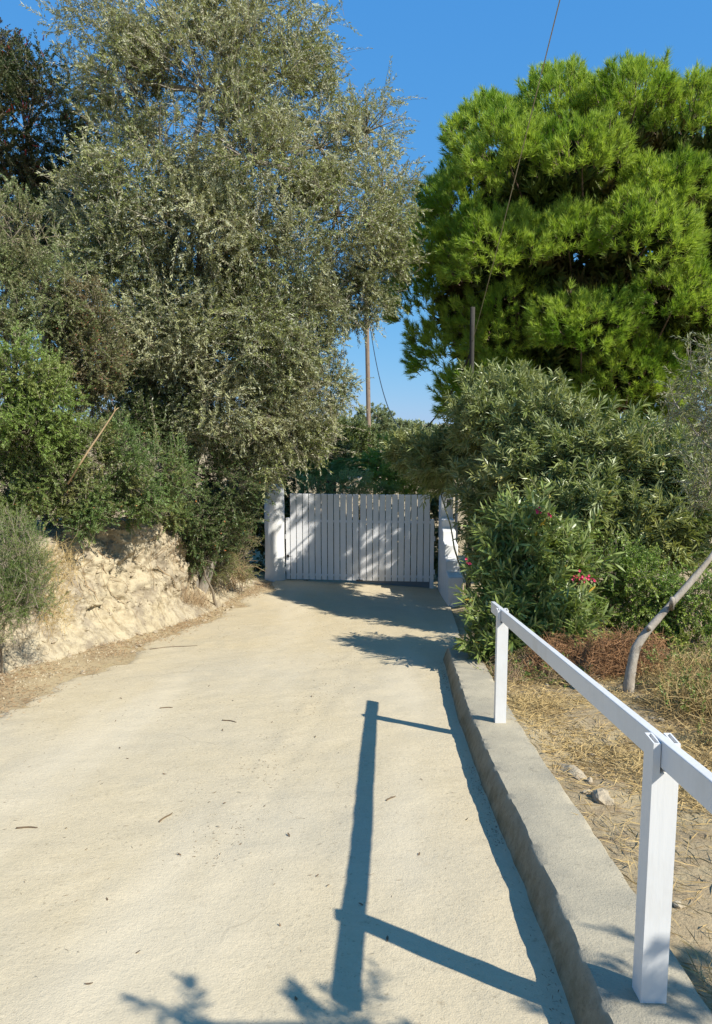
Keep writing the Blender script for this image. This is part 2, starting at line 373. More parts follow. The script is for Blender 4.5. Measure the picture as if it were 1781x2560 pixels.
U, V = np.meshgrid(uu, vv, indexing='ij')
xl = leftx(V) + .17 * fbm(V * 1.7, 0, o=4, s=12) + .07 * fbm(V * 9, 3, o=4, s=13)
X = lerp(xl, rightx(V) + .04, U)
Z = drive_z(X, V)
Z = Z - .05 * (1 - sstep(0, .035, U))
d = MB().add(np.stack([X, V, Z], -1), grid_faces(*X.shape)).build('driveway', M_DRIVE, smooth=True)
tag(d, 'pale dusty concrete driveway sloping down to the white gate', None, kind='structure')

# clay bank cut beside the driveway
sv = np.concatenate([np.arange(2, 6, .08), np.arange(6, 15.6, .026)])
tv = np.linspace(0, 1, 120)
Tt, Sv = np.meshgrid(tv, sv, indexing='ij')
hc = crest(Sv)
face = np.clip(Tt / .72, 0, 1); back = np.clip((Tt - .72) / .28, 0, 1)
run = .42 + .18 * vnoise(Sv * .9, 0, s=3)
bx = bankx(Sv) + .16 - .30 * np.clip(1 - face * 5, 0, 1) ** 2 * 0
xx = bx - .16 * np.clip(face / .12, 0, 1) - run * face ** 1.15 - 1.5 * back
zz = zroad(bx, Sv) - .03 + hc * (face ** .82) + .10 * back
amp = sstep(0, .12, Tt) * (1 - .75 * back) * np.clip(hc, .3, 1.4)
rough = .10 * fbm(xx * 1.2 + 3, Sv * 1.3, zz * 1.6, o=5, s=40)
def ridged(x, y, z, o, sd): 
    r = 0; a = 1.0; f = 1.0
    for q in range(o): r = r + a * (1 - np.abs(vnoise(x * f, y * f, z * f, sd + q)) * 2.2); a *= .52; f *= 2.1
    return r
warp = .25 * fbm(Sv * 2, zz * 2, o=3, s=43)
rill = np.clip(1 - np.abs(vnoise(Sv * 3.0 + zz * .5 + warp, zz * .6 + warp, s=44)) * 5, 0, 1) ** 2 + .6 * np.clip(1 - np.abs(vnoise(Sv * 6.5 + warp * 2, zz * 2.0 + warp, s=45)) * 6, 0, 1) ** 2
ribs = -.055 * rill * sstep(.05, .3, face) + .03 * fbm(Sv * 3, zz * 1.5, o=3, s=46)
pit = -.08 * sstep(.34, .50, fbm(Sv * 1.7, zz * 2.0, o=3, s=47))
over = .05 * np.exp(-((face - .92) / .09) ** 2) * (.4 + vnoise(Sv * 1.6, 4, s=8))
crust = sstep(.45, .8, face + .3 * fbm(Sv * 1.4, zz * 1.4, o=3, s=51))
clod = (.022 * fbm(xx * 9, Sv * 9, zz * 9, o=4, s=50) + .02 * np.abs(fbm(xx * 19, Sv * 19, zz * 19, o=3, s=57))) * (.3 + .7 * crust) + .014 * fbm(Sv * 24, zz * 24, o=3, s=58)
dx = (rough + ribs + pit + over + clod) * amp
P = np.stack([xx + dx, Sv + .35 * dx * vnoise(Sv * 2.1, zz * 2, s=60), zz + .4 * clod * amp + .12 * dx * back], -1)
b = MB().add(P, grid_faces(*Tt.shape)[:, ::-1]).build('earth_bank', M_BANK, smooth=True)
tag(b, 'eroded yellow clay bank on the left of the driveway', None, kind='structure')
_bP = P
def bank_pt(s, f):
    """point of the bank face at distance s along the drive and height fraction f"""
    j = int(np.argmin(np.abs(sv - s))); i = int(np.argmin(np.abs(tv - f * .72)))
    return _bP[i, j]

# ------------------------------------------------------------------ kerb
def swept(sec, path_y, xf, zf, jit):
    rows = []
    for y in path_y:
        x0 = float(xf(y)); z0 = float(zf(y))
        rows.append([(x0 + a, y, z0 + h) for a, h in sec])
    return np.array(rows)
sec = [(-.075, -.25), (-.058, -.02), (-.032, .06), (-.004, .135), (.010, .15), (.05, .1515), (.16, .152), (.27, .1515), (.312, .15), (.322, .138), (.322, .0), (.322, -.25)]
ky = np.arange(-2.5, 8.13, .025)
rows = swept(sec, ky, kerbx, lambda y: zr(y), 0)
nn = .45 * fbm(rows[..., 1] * 2.2, rows[..., 2] * 5, rows[..., 0] * 5, o=2, s=71) + .6 * fbm(rows[..., 1] * 15, rows[..., 2] * 40, rows[..., 0] * 30, o=4, s=72) * sstep(-.1, .5, fbm(rows[..., 1] * 3.1, 0, o=3, s=73))
edge = np.array([.2, .6, .9, 1.3, 1.1, .35, .3, .35, 1.0, 1.0, .6, .3])
rows[..., 0] += .010 * .7 * nn * edge * np.array([1, 1, 1, 1, 1, .5, .3, .5, 1, 1, 1, 1]); rows[..., 2] += .006 * fbm(rows[..., 1] * 8, rows[..., 0] * 20, o=3, s=75) * edge * (np.array([0, 0, .5, 1, 1, 1, 1, 1, 1, 1, 0, 0]))
kb = MB().add(rows, grid_faces(*rows.shape[:2])[:, ::-1])
n0 = len(sec); last = (len(ky) - 1) * n0
kb.f.append(np.array([[last + i for i in range(n0)]]))
kerb = kb.build('concrete_kerb', M_KERB, smooth=True); kerb.modifiers.new('sharp', 'EDGE_SPLIT').split_angle = R(38)
tag(kerb, 'raised weathered concrete kerb along the right of the driveway carrying the railing', 'kerb')

# ------------------------------------------------------------------ railing
PA = np.array([.893, 2.06]); PB = np.array([1.028, 5.07])
dirv = norm(PB - PA)
def rz(y): return zr(y) + .15
ra = empty('handrail', (PA[0], PA[1], rz(PA[1])), 'white painted wooden handrail on square posts along the kerb', 'railing')
ux = np.array([dirv[1], -dirv[0]])
ang = math.atan2(-dirv[0], dirv[1])
Mz = np.array([[math.cos(ang), -math.sin(ang), 0], [math.sin(ang), math.cos(ang), 0], [0, 0, 1]])
RH, RT, PW, PH = .080, .034, .076, .825
for q in (PA, PB):
    base = rz(q[1]); pm = MB()
    slot = PH - RH - .012
    pm.box((q[0], q[1], base + slot / 2 - .01), (PW, PW, slot + .02), Mz)
    w = (PW - RT) / 2
    for sgn in (-1, 1):
        cxy = q + ux * sgn * (RT / 2 + w / 2)
        top = PH - .002
        pm.box((cxy[0], cxy[1], base + (slot + top - .03) / 2), (w, PW, top - .03 - slot), Mz)
        tk = .0045
        for (ox, oy, sx, sy) in ((0, PW / 2 - tk / 2, w, tk), (0, -PW / 2 + tk / 2, w, tk), (w / 2 - tk / 2, 0, tk, PW - 2 * tk), (-w / 2 + tk / 2, 0, tk, PW - 2 * tk)):
            off = Mz @ np.array([ox, oy, 0])
            pm.box((cxy[0] + off[0], cxy[1] + off[1], base + top - .015), (sx, sy, .03), Mz)
    po = pm.build('post', M_WHITE, ra)
ya, yb = 1.53, 5.54
pa = PA + dirv * (ya - PA[1]) / dirv[1]; pb = PA + dirv * (yb - PA[1]) / dirv[1]
za, zb = rz(PA[1]) + PH - RH / 2, rz(PB[1]) + PH - RH / 2
slope = (zb - za) / (PB[1] - PA[1])
c = (pa + pb) / 2; zc = za + slope * ((ya + yb) / 2 - PA[1])
L = np.linalg.norm(np.array([pb[0] - pa[0], pb[1] - pa[1], slope * (yb - ya)]))
el = math.atan(slope)
Mx = np.array([[1, 0, 0], [0, math.cos(el), -math.sin(el)], [0, math.sin(el), math.cos(el)]])
bevel(MB().box((c[0], c[1], zc), (RT - .004, L, RH), Mz @ Mx).build('rail', M_WHITE, ra), .003)

# ------------------------------------------------------------------ gate, pillar, stepped wall
GL = np.array([-1.54, 16.12]); GR = np.array([1.70, 15.80])
gd = norm(GR - GL); gn = np.array([gd[1], -gd[0]])           # gn points to the camera
ga = math.atan2(gd[1], gd[0])
Mg = np.array([[math.cos(ga), -math.sin(ga), 0], [math.sin(ga), math.cos(ga), 0], [0, 0, 1]])
GB, GT = -1.85, .05
def gp(s, out, z): p = GL + gd * s + gn * out; return (p[0], p[1], z)
W = np.linalg.norm(GR - GL); PIT = .1377; SW = .122
rng = np.random.default_rng(4)
def gate_leaf(s0, label, hinge_left, stile_bottom):
    o = empty('gate_leaf', gp(s0 + (0 if hinge_left else 1.6), 0, GB), label, 'gate', 'two leaves of the white driveway gate')
    first = s0 + (.103 if hinge_left else .02)
    for k in range(11):
        s = first + PIT * k + SW / 2
        dz = rng.normal(0, .0008)
        bevel(MB().box(gp(s, .022 + rng.normal(0, .001), (GB + GT) / 2 + dz), (SW + rng.normal(0, .001), .022, GT - GB), Mg).build('slat', M_SLAT, o), .003)
    st = s0 + (.045 if hinge_left else .02 + PIT * 11 + .04)
    top = GT - .53
    bevel(MB().box(gp(st, .015, (stile_bottom + top) / 2), (.084, .045, top - stile_bottom), Mg).build('hinge_stile', M_SLAT, o), .004)
    ms = s0 + (.103 + PIT * 11 + .004 if hinge_left else .004)
    bevel(MB().box(gp(ms, -.012, (GB + GT - .57) / 2), (.022, .04, GT - .57 - GB), Mg).build('meeting_stile', M_SLAT, o), .003)
    for zc in (GT - .60, GB + .10):
        MB().box(gp(s0 + .82, -.015, zc), (1.58, .03, .05), Mg).build('rail', M_SLAT, o)
    hs = st + (-.055 if hinge_left else .055)
    for zc in (GT - .95, GB + .22):
        MB().tubes(np.array([gp(hs, .015, zc - .05), gp(hs, .015, zc + .05)]), .014, 8, True).build('hinge', M_SLAT, o)
    return o
g1 = gate_leaf(0.0, 'left leaf of the white slatted gate, beside the round pillar', True, GB + .0)
g2 = gate_leaf(1.625, 'right leaf of the white slatted gate, next to the stepped wall', False, GB - .19)
bevel(MB().box(gp(.05, .055, GT - 1.38), (.05, .03, .06), Mg).tubes(np.array([gp(.06, .08, GT - 1.38), gp(.13, .08, GT - 1.38)]), .008, 6, True).build('latch_handle', M_DARKMETAL, g1), .003)
bb = MB()
va = [gp(1.66, -.045, GB + .02), gp(3.17, -.045, GB + .02), gp(3.17, -.045, GB - .17), gp(1.66, -.045, GB - .05)]
vb = [(p[0] - gn[0] * .03, p[1] - gn[1] * .03, p[2]) for p in va]
bb.add(va + vb, [(0, 3, 2, 1), (4, 5, 6, 7), (0, 1, 5, 4), (1, 2, 6, 5), (2, 3, 7, 6), (3, 0, 4, 7)])
bb.build('bottom_board', M_GREYB, g2)
bevel(MB().box(gp(1.63, .04, GB + .0), (.14, .035, .04), Mg).build('drop_bolt', M_DARKMETAL, g2), .004)

pc = np.array(gp(-.245, 0.05, 0))[:2]
th = np.linspace(0, 2 * math.pi, 49)[:-1]; hz = np.linspace(-2.3, .24, 40)
TH, HZ = np.meshgrid(th, hz, indexing='ij')
rr = .215 + .006 * fbm(np.cos(TH) * 2, np.sin(TH) * 2, HZ * 2, o=3, s=80) + .02 * sstep(-1.5, -2.0, HZ)
Vp = np.stack([pc[0] + rr * np.cos(TH), pc[1] + rr * np.sin(TH), HZ], -1)
i = np.arange(48 * 40).reshape(48, 40); j = np.roll(i, -1, 0)
pf = np.stack([i[:, :-1], j[:, :-1], j[:, 1:], i[:, 1:]], -1).reshape(-1, 4)
gp_ = MB().add(Vp, pf); gp_.f.append(i[:, -1].reshape(1, -1))
o = gp_.build('gate_pillar', M_WALLW, smooth=True)
tag(o, 'round white plastered pillar at the left end of the gate', 'pillar')

# stepped wall on the right: profile in (distance toward the camera, height), extruded by its thickness
wallo = empty('stepped_wall', (1.9, 15.6, -2.0), 'white plastered wall stepping down towards the camera at the right of the gate', 'wall')
prof = [(15.95, .12), (15.35, .12), (15.35, -.39), (15.02, -.39), (15.02, -.56), (14.65, -.56), (14.65, -.75), (14.1, -.75), (14.1, -.98), (13.65, -.98), (13.65, -1.17), (13.05, -1.17), (13.05, -2.3), (15.95, -2.3)]
def wx(y): return np.interp(y, [13.0, 16.0], [1.66, 1.80])
wv = []
for thick in (0, .26):
    wv += [(wx(a) + thick, a, h) for a, h in prof]
n = len(prof)
mbw = MB().add(wv, [[(k + 1) % n, k, k + n, (k + 1) % n + n] for k in range(n)])
mbw.f.append(np.array([list(range(n))])); mbw.f.append(np.array([[k + n for k in range(n)][::-1]]))
bevel(mbw.build('wall_body', M_WALLW, wallo), .018, 3)
bevel(MB().box((1.93, 15.335, -.05), (.13, .03, .17)).build('letter_box', M_WHITE, wallo), .006)
lbx = [q for q in wallo.children if q.name.startswith('letter_box')][0]
MB().box((1.93, 15.318, -.055), (.085, .006, .125)).build('letter_slot', M_DARKMETAL).parent = lbx
MB().tubes(np.array([(2.09, 15.3, -1.9), (2.09, 15.3, .3)]), .03, 8, True).build('downpipe', M_GREYB, wallo)

# ------------------------------------------------------------------ utility poles and cables
def pole(x, y, z0, z1, r0, r1, label, lean, m):
    t = np.linspace(0, 1, 14)
    P = np.stack([x + lean * t + .02 * np.sin(t * 5), y + 0 * t, lerp(z0, z1, t)], -1)
    o = MB().tubes(P, lerp(r0, r1, t)[None], 10, True).build('utility_pole', m, smooth=True)
    tag(o, label, 'pole', 'wooden utility poles behind the gate'); return o
pole(.58, 33, -2.2, 7.2, .115, .09, 'sunlit wooden utility pole rising in the gap of sky above the gate', -.10, M_POLE)
pole(1.99, 12.95, -2.0, 3.55, .046, .04, 'thin pole with the shade of the pine put into its dark colour, behind the oleander hedge', .02, M_DARKPOLE)
t = np.linspace(0, 1, 60)
A = np.array([.60, 32.9, 5.80]); B = np.array([1.98, 12.95, 2.80])
mid = .587; zm = lerp(A[2], B[2], mid) - 1.30
sg = lerp(A, B, t[:, None]); sg[:, 2] -= (zm / (mid * (1 - mid))) * t * (1 - t)
tag(MB().tubes(sg, .016, 5).build('cable', M_CABLE), 'black cable sagging between the wooden pole and the thin pole', 'cable')
A = np.array([2.0, 12.95, 2.98]); B = np.array([1.49, 5.0, 5.15])
sg = lerp(A, B, t[:, None]); sg[:, 2] -= 4 * .06 * t * (1 - t)
tag(MB().tubes(sg, .005, 5).build('overhead_wire', M_WIRE), 'thin overhead wire running up across the pine and the sky', 'wire')

# ------------------------------------------------------------------ foliage tools
LOBES = {
    'OLIVE': [(-2.98,12.60,7.93,1.45,1.30,1.14), (-1.74,12.80,8.15,1.32,1.24,1.17), (-3.61,12.40,6.95,0.73,0.82,0.91), (-2.30,12.20,6.69,1.43,1.25,1.07), (-1.18,12.90,7.23,0.91,1.03,1.14), (-3.03,12.00,5.62,1.30,1.13,0.96), (-1.67,12.00,5.62,1.23,1.13,1.03), (-0.60,12.90,6.11,0.96,0.96,0.96), (0.17,13.50,6.58,0.66,0.76,0.86), (-3.88,11.90,5.12,0.74,0.67,0.60), (0.45,13.60,5.62,0.61,0.77,0.92), (-0.34,12.80,5.00,1.07,1.00,0.93), (-2.38,11.70,4.48,1.24,1.04,0.85), (-3.52,11.60,4.10,0.90,0.83,0.77), (-1.32,12.00,4.19,1.13,0.96,0.80), (0.46,13.60,4.53,0.56,0.66,0.75), (-0.00,13.40,3.88,0.73,0.66,0.59), (-2.88,11.60,3.16,1.14,0.98,0.82), (-1.70,11.90,3.01,1.17,1.00,0.84), (-0.73,12.50,3.40,0.75,0.72,0.68), (-3.28,11.80,2.20,0.77,0.73,0.70), (-2.36,11.90,1.95,0.97,0.87,0.77), (-1.33,12.40,2.10,0.87,0.80,0.74), (-0.51,13.50,2.28,0.45,0.52,0.58), (-1.73,12.80,1.16,0.76,0.66,0.55), (-0.92,13.20,1.57,0.64,0.61,0.57), (-1.74,14.30,0.76,0.39,0.37,0.35)],
    'DARKTREE': [(-5.97,14.20,6.84,1.23,1.23,1.23), (-6.86,14.00,6.15,1.35,1.47,1.59), (-5.53,14.50,6.31,0.74,0.91,1.07), (-6.17,14.00,5.46,1.18,1.06,0.94), (-6.65,14.20,7.59,0.75,0.87,1.00), (-6.25,14.30,7.84,0.51,0.55,0.59)],
    'GREYBUSH': [(-4.30,9.60,3.87,0.48,0.53,0.59), (-3.98,9.60,3.29,0.58,0.58,0.58), (-4.59,9.40,3.25,0.57,0.62,0.67), (-3.79,9.70,2.90,0.42,0.40,0.37), (-4.43,9.30,2.71,0.56,0.48,0.40), (-4.13,9.90,3.94,0.38,0.38,0.38), (-4.59,9.90,4.09,0.44,0.44,0.44), (-4.76,10.20,3.55,0.50,0.50,0.50)],
    'REDBUSH': [(-3.57,9.80,2.97,0.40,0.40,0.40), (-3.41,9.80,2.51,0.40,0.45,0.51), (-3.71,9.80,2.15,0.42,0.42,0.42), (-3.32,9.90,2.21,0.24,0.28,0.32)],
    'BRIGHTBUSH': [(-3.89,8.60,2.18,0.51,0.47,0.42), (-3.63,8.70,1.86,0.42,0.42,0.42), (-4.14,8.40,1.81,0.45,0.45,0.45), (-3.84,8.60,1.50,0.51,0.42,0.33)],
    'LOWBUSH': [(-3.84,9.00,1.15,0.58,0.51,0.44), (-4.11,8.80,0.83,0.43,0.41,0.38), (-3.46,9.30,1.29,0.45,0.43,0.40), (-3.55,9.20,0.79,0.40,0.35,0.30), (-3.98,8.80,0.54,0.38,0.31,0.24), (-3.72,9.10,0.53,0.30,0.25,0.20)],
    'HANGBUSH': [(-3.11,9.60,1.12,0.47,0.44,0.42), (-2.93,9.80,0.68,0.37,0.35,0.32), (-3.29,9.30,0.63,0.30,0.33,0.35), (-3.35,9.10,0.35,0.18,0.19,0.20), (-2.79,10.30,0.92,0.50,0.50,0.50), (-3.15,9.80,0.50,0.27,0.23,0.19), (-2.94,10.60,0.43,0.29,0.26,0.23), (-3.06,10.20,0.41,0.28,0.22,0.17), (-2.86,11.30,0.23,0.28,0.25,0.22), (-3.42,9.80,0.42,0.32,0.25,0.17), (-3.15,10.30,0.31,0.31,0.23,0.16), (-2.94,11.00,0.21,0.27,0.22,0.17), (-3.82,9.60,0.39,0.26,0.21,0.16)],
    'UNDER': [(-2.97,12.00,1.38,0.78,0.75,0.71), (-2.49,12.40,0.77,0.87,0.81,0.74), (-2.15,13.00,0.52,0.56,0.60,0.63), (-2.90,11.60,0.45,0.57,0.50,0.44), (-2.31,12.80,-0.02,0.63,0.56,0.49), (-3.43,11.40,1.58,0.55,0.55,0.55), (-2.60,12.20,0.06,0.53,0.50,0.47), (-2.25,13.30,-0.09,0.43,0.42,0.40), (-2.72,12.40,-0.45,0.41,0.36,0.31), (-2.42,12.80,-0.41,0.32,0.35,0.39), (-2.66,12.40,-0.73,0.27,0.26,0.24), (-1.96,15.40,0.49,0.30,0.36,0.42), (-3.87,11.20,1.85,0.42,0.39,0.36), (-3.49,11.00,1.46,0.36,0.36,0.36)],
    'PILLARBUSH': [(-2.38,13.60,-0.50,0.45,0.41,0.37), (-2.14,13.90,-0.93,0.31,0.38,0.46), (-2.54,13.20,-0.88,0.40,0.36,0.33), (-2.26,14.10,-1.40,0.30,0.27,0.23)],
    'NEARBUSH': [(-3.26,6.90,0.31,0.34,0.32,0.30), (-3.08,6.80,0.07,0.25,0.26,0.28), (-3.32,6.60,0.00,0.33,0.33,0.33), (-3.43,7.30,0.52,0.24,0.24,0.24)],
    'BACKING': [(-4.23,14.40,4.26,0.95,0.91,0.87), (-3.15,14.60,4.00,1.12,1.04,0.96), (-1.95,14.80,3.81,1.05,0.97,0.89), (-3.70,14.20,2.91,1.16,1.04,0.92), (-2.38,14.40,2.63,1.25,1.09,0.94), (-1.34,14.80,2.58,0.88,0.80,0.72), (-4.45,14.50,5.31,0.65,0.69,0.73), (-4.68,12.80,2.98,0.63,0.63,0.63), (-4.03,12.60,2.31,0.61,0.61,0.61), (-5.19,13.40,4.42,0.67,0.74,0.81), (-2.01,14.80,0.61,0.48,0.48,0.48), (-5.97,13.00,4.53,0.86,0.86,0.86), (-5.52,13.60,5.08,0.76,0.72,0.68)],
    'HEDGE': [(1.49,14.20,0.61,0.35,0.33,0.31), (1.27,14.30,0.88,0.37,0.33,0.28), (2.19,12.60,1.84,0.54,0.56,0.58), (1.67,13.20,0.97,0.57,0.54,0.50), (2.28,11.80,1.58,0.70,0.70,0.70), (1.04,13.80,1.09,0.45,0.39,0.34), (1.54,13.60,0.80,0.37,0.32,0.28), (2.84,10.80,1.46,0.64,0.64,0.64), (2.58,10.60,0.90,0.75,0.69,0.63), (3.25,10.20,1.09,0.66,0.63,0.61), (3.80,9.90,0.94,0.64,0.64,0.64), (4.37,9.60,0.76,0.68,0.70,0.73), (2.23,11.60,0.51,0.63,0.66,0.69), (3.08,9.60,0.39,0.73,0.65,0.58), (3.85,9.40,0.21,0.72,0.64,0.57), (2.21,11.40,-0.28,0.44,0.53,0.62), (2.50,12.00,1.96,0.45,0.42,0.39)],
    'CLUMP': [(1.88,8.20,0.34,0.38,0.36,0.34), (1.74,8.00,-0.07,0.42,0.40,0.38), (2.16,8.20,0.07,0.50,0.45,0.41), (1.89,7.80,-0.29,0.52,0.43,0.35), (1.54,7.60,-0.42,0.28,0.27,0.26), (1.29,7.50,-0.69,0.17,0.17,0.18), (2.11,7.60,-0.50,0.30,0.28,0.26), (1.48,7.40,-0.66,0.29,0.25,0.21)],
    'SMALLEAF': [(2.79,8.60,-0.20,0.52,0.50,0.48), (3.29,8.40,-0.35,0.56,0.51,0.47), (2.54,8.20,-0.62,0.46,0.41,0.37), (3.14,8.20,-0.76,0.51,0.39,0.28), (3.85,8.20,-0.39,0.50,0.50,0.50), (3.69,7.80,-0.74,0.40,0.33,0.26)],
    'GATEBUSH': [(1.02,20.00,0.52,0.76,0.70,0.65), (1.78,19.50,0.66,0.74,0.69,0.63), (0.75,20.00,0.25,0.65,0.65,0.65), (1.43,19.00,0.22,0.93,0.77,0.62)],
    'MIDTREE': [(-1.19,22.00,0.65,1.07,0.95,0.83), (-2.15,21.00,1.09,1.02,1.02,1.02), (-0.14,24.00,0.82,0.78,0.78,0.78), (1.53,26.00,0.62,0.84,0.67,0.49)],
    'FARTREE': [(1.10,46.00,1.32,1.24,1.14,1.04), (2.44,48.00,0.80,1.17,0.97,0.78), (-0.25,45.00,0.85,1.22,1.16,1.09), (4.74,52.00,0.31,1.97,1.55,1.12)],
    'GATESHRUB': [(-0.00,18.20,0.08,0.44,0.38,0.32), (-0.60,18.40,0.01,0.50,0.42,0.34), (-1.10,18.40,-0.04,0.50,0.40,0.30)],
    'SMALLOLIVE': [(3.08,6.90,2.07,0.13,0.21,0.30), (3.08,6.60,1.59,0.21,0.32,0.43), (2.91,6.80,1.77,0.15,0.18,0.22), (3.00,6.30,1.12,0.24,0.27,0.31), (3.21,6.40,1.80,0.24,0.36,0.48), (3.24,6.30,1.19,0.27,0.34,0.41), (3.24,6.80,2.24,0.15,0.18,0.22)],
}
def sample_lobes(rng, lobes, n, shell, cull=.62, thin=1.0, power=.6, clump=None):
    lb = np.asarray(lobes, float)
    w = (lb[:, 3] * lb[:, 5] + lb[:, 4] * lb[:, 3]); w = w / w.sum()
    out_p = []; out_d = []; out_k = []; got = 0
    while got < n:
        m = int((n - got) * 1.6) + 50
        k = rng.choice(len(lb), m, p=w); d = norm(rng.normal(size=(m, 3)))
        r = shell[0] + (shell[1] - shell[0]) * rng.random(m) ** power
        bumpy = 1 + .26 * fbm(d[:, 0] * 2.2 + k * 3.1, d[:, 1] * 2.2, d[:, 2] * 2.2, o=2, s=90)
        p = lb[k, :3] + d * lb[k, 3:] * (r * bumpy)[:, None]
        q = np.linalg.norm((p[:, None] - lb[None, :, :3]) / lb[None, :, 3:], axis=2); q[np.arange(m), k] = 9
        ok = q.min(1) > cull
        ok &= p[:, 2] > terrain(p[:, 0], p[:, 1]) + .02
        nrm = norm(d / lb[k, 3:])
        if thin < 1: ok &= ((nrm * norm(np.array([0, -3., 2.5]) - p)).sum(1) > -.25) | (rng.random(m) < thin)
        if clump: ok &= rng.random(m) < np.clip(.5 + clump[1] * (fbm(p[:, 0] * clump[0], p[:, 1] * clump[0], p[:, 2] * clump[0], o=2, s=120) - clump[2]), .04, 1)
        out_p.append(p[ok]); out_d.append(nrm[ok]); out_k.append(k[ok]); got += int(ok.sum())
    return np.concatenate(out_p)[:n], np.concatenate(out_d)[:n], np.concatenate(out_k)[:n]
def leaves(mb, base, d, side, L, Wd, mode='diamond', curl=.1):
    nrm = np.cross(side, d); Lc = L[:, None]; Wc = Wd[:, None]; n = len(base); i = np.arange(n)[:, None]
    if mode == 'diamond':
        v = np.stack([base, base + d * Lc * .45 - side * Wc * .5 + nrm * Wc * .12, base + d * Lc - nrm * Lc * curl, base + d * Lc * .45 + side * Wc * .5 + nrm * Wc * .12], 1)
        mb.add(v, i * 4 + np.array([0, 3, 2]), i * 4 + np.array([0, 2, 1]))
    elif mode == 'tri':
        q = base + d * Lc * .35
        mb.add(np.stack([q - side * Wc * .55 - d * Lc * .2, q + side * Wc * .55, base + d * Lc], 1), i * 3 + np.array([0, 1, 2]))
    else:
        a = base + d * Lc * .30 - nrm * Lc * curl * .1; b = base + d * Lc * .68 - nrm * Lc * curl * .5
        v = np.stack([base, a - side * Wc * .42, a + side * Wc * .42, b - side * Wc * .46, b + side * Wc * .46, base + d * Lc - nrm * Lc * curl], 1)
        mb.add(v, i * 6 + np.array([0, 2, 1]), i * 6 + np.array([1, 2, 4, 3]), i * 6 + np.array([3, 4, 5]))
def twigs(rng, p, nrm, L, out, up, rnd, droop, K=4):
    n = len(p)
    d = norm(nrm * out + np.array([0, 0, up]) + rng.normal(size=(n, 3)) * rnd)
    L = L * rng.uniform(.6, 1.3, n)
    t = np.linspace(0, 1, K)
    bend = rng.normal(size=(n, 3)) * .12; bend[:, 2] -= droop
    base = p - d * L[:, None] * .55
    return base, d, L, bend, base[:, None] + d[:, None] * (L[:, None, None] * t[None, :, None]) + bend[:, None] * (L[:, None, None] * (t ** 2)[None, :, None])
def spray(rng, lobes, n, L, nl, ll, lw, out=.8, up=.35, rnd=.5, droop=.1, shell=(.45, 1.0), ang=(35, 70), t0=.2, mode='diamond', whorl=1, updir=.7, twr=.003, cull=.62, curl=.1, tpow=1.0, keep=None, thin=1.0, clump=None):
    """twigs over the lobes with leaves set along them; returns (leaf MB, twig MB, twig base points)"""
    p, nrm, k = sample_lobes(rng, lobes, n, shell, cull, thin, clump=clump)
    if keep is not None: ok = keep(p); p, nrm, k = p[ok], nrm[ok], k[ok]; n = len(p)
    base, d, Lt, bend, P = twigs(rng, p, nrm, L, out, up, rnd, droop, 2)
    tm = MB().tubes(P, np.linspace(twr, twr * .45, 2)[None], 3)
    m = nl
    t = t0 + (1 - t0) * (np.arange(m)[None] // whorl + rng.random((n, m)) * (.9 if whorl == 1 else .15)) / max(1, m // whorl)
    t = np.clip(t, 0, 1) ** tpow
    tt = t[..., None]; Lx = Lt[:, None, None]
    pos = base[:, None] + d[:, None] * Lx * tt + bend[:, None] * Lx * tt ** 2
    td = norm(d[:, None] + 2 * bend[:, None] * tt)
    ref = norm(rng.normal(size=(n, 1, 3))); A = norm(np.cross(td, ref)); B = np.cross(td, A)
    az = (np.arange(m)[None] % whorl) * 2 * math.pi / max(whorl, 1) + (np.arange(m)[None] // whorl) * 2.4 + rng.normal(0, .35, (n, m))
    pr = A * np.cos(az)[..., None] + B * np.sin(az)[..., None]
    a = np.radians(rng.uniform(ang[0], ang[1], (n, m))) * (1.05 - .45 * t)
    ld = norm(td * np.cos(a)[..., None] + pr * np.sin(a)[..., None] + np.array([0, 0, -.12]))
    upv = np.array([0, 0, 1.0]) * updir + rng.normal(size=(n, m, 3)) * (1 - updir) + pr * .001
    side = norm(np.cross(ld, upv))
    Ls = ll * rng.uniform(.65, 1.2, (n, m)); Ws = lw * rng.uniform(.75, 1.2, (n, m))
    lm = MB()
    leaves(lm, pos.reshape(-1, 3), ld.reshape(-1, 3), side.reshape(-1, 3), Ls.ravel(), Ws.ravel(), mode, curl)
    return lm, tm, P
def limbs(mb, rng, A, B, r0, r1, sag=.15, wob=.06, K=9, sides=6):
    """curved, tapering limbs from A (n,3) to B (n,3)"""
    A = np.atleast_2d(np.asarray(A, float)); B = np.atleast_2d(np.asarray(B, float))
    n = len(A); t = np.linspace(0, 1, K)[None, :, None]; L = np.linalg.norm(B - A, axis=1)[:, None, None]
    mid = (A + B) / 2; mid[:, 2] += sag * L[:, 0, 0]; mid += rng.normal(size=(n, 3)) * wob * L[:, 0]
    A_, B_, C_ = A[:, None], B[:, None], mid[:, None]
    P = (1 - t) ** 2 * A_ + 2 * t * (1 - t) * C_ + t ** 2 * B_
    P = P + .012 * L * np.sin(t * 13 + rng.random((n, 1, 1)) * 6) * rng.normal(size=(n, 1, 3)) * np.sin(t * math.pi)
    rad = lerp(np.broadcast_to(np.asarray(r0, float), (n,))[:, None], np.broadcast_to(np.asarray(r1, float), (n,))[:, None], np.linspace(0, 1, K)[None] ** .7)
    mb.tubes(P, rad, sides)
    return P
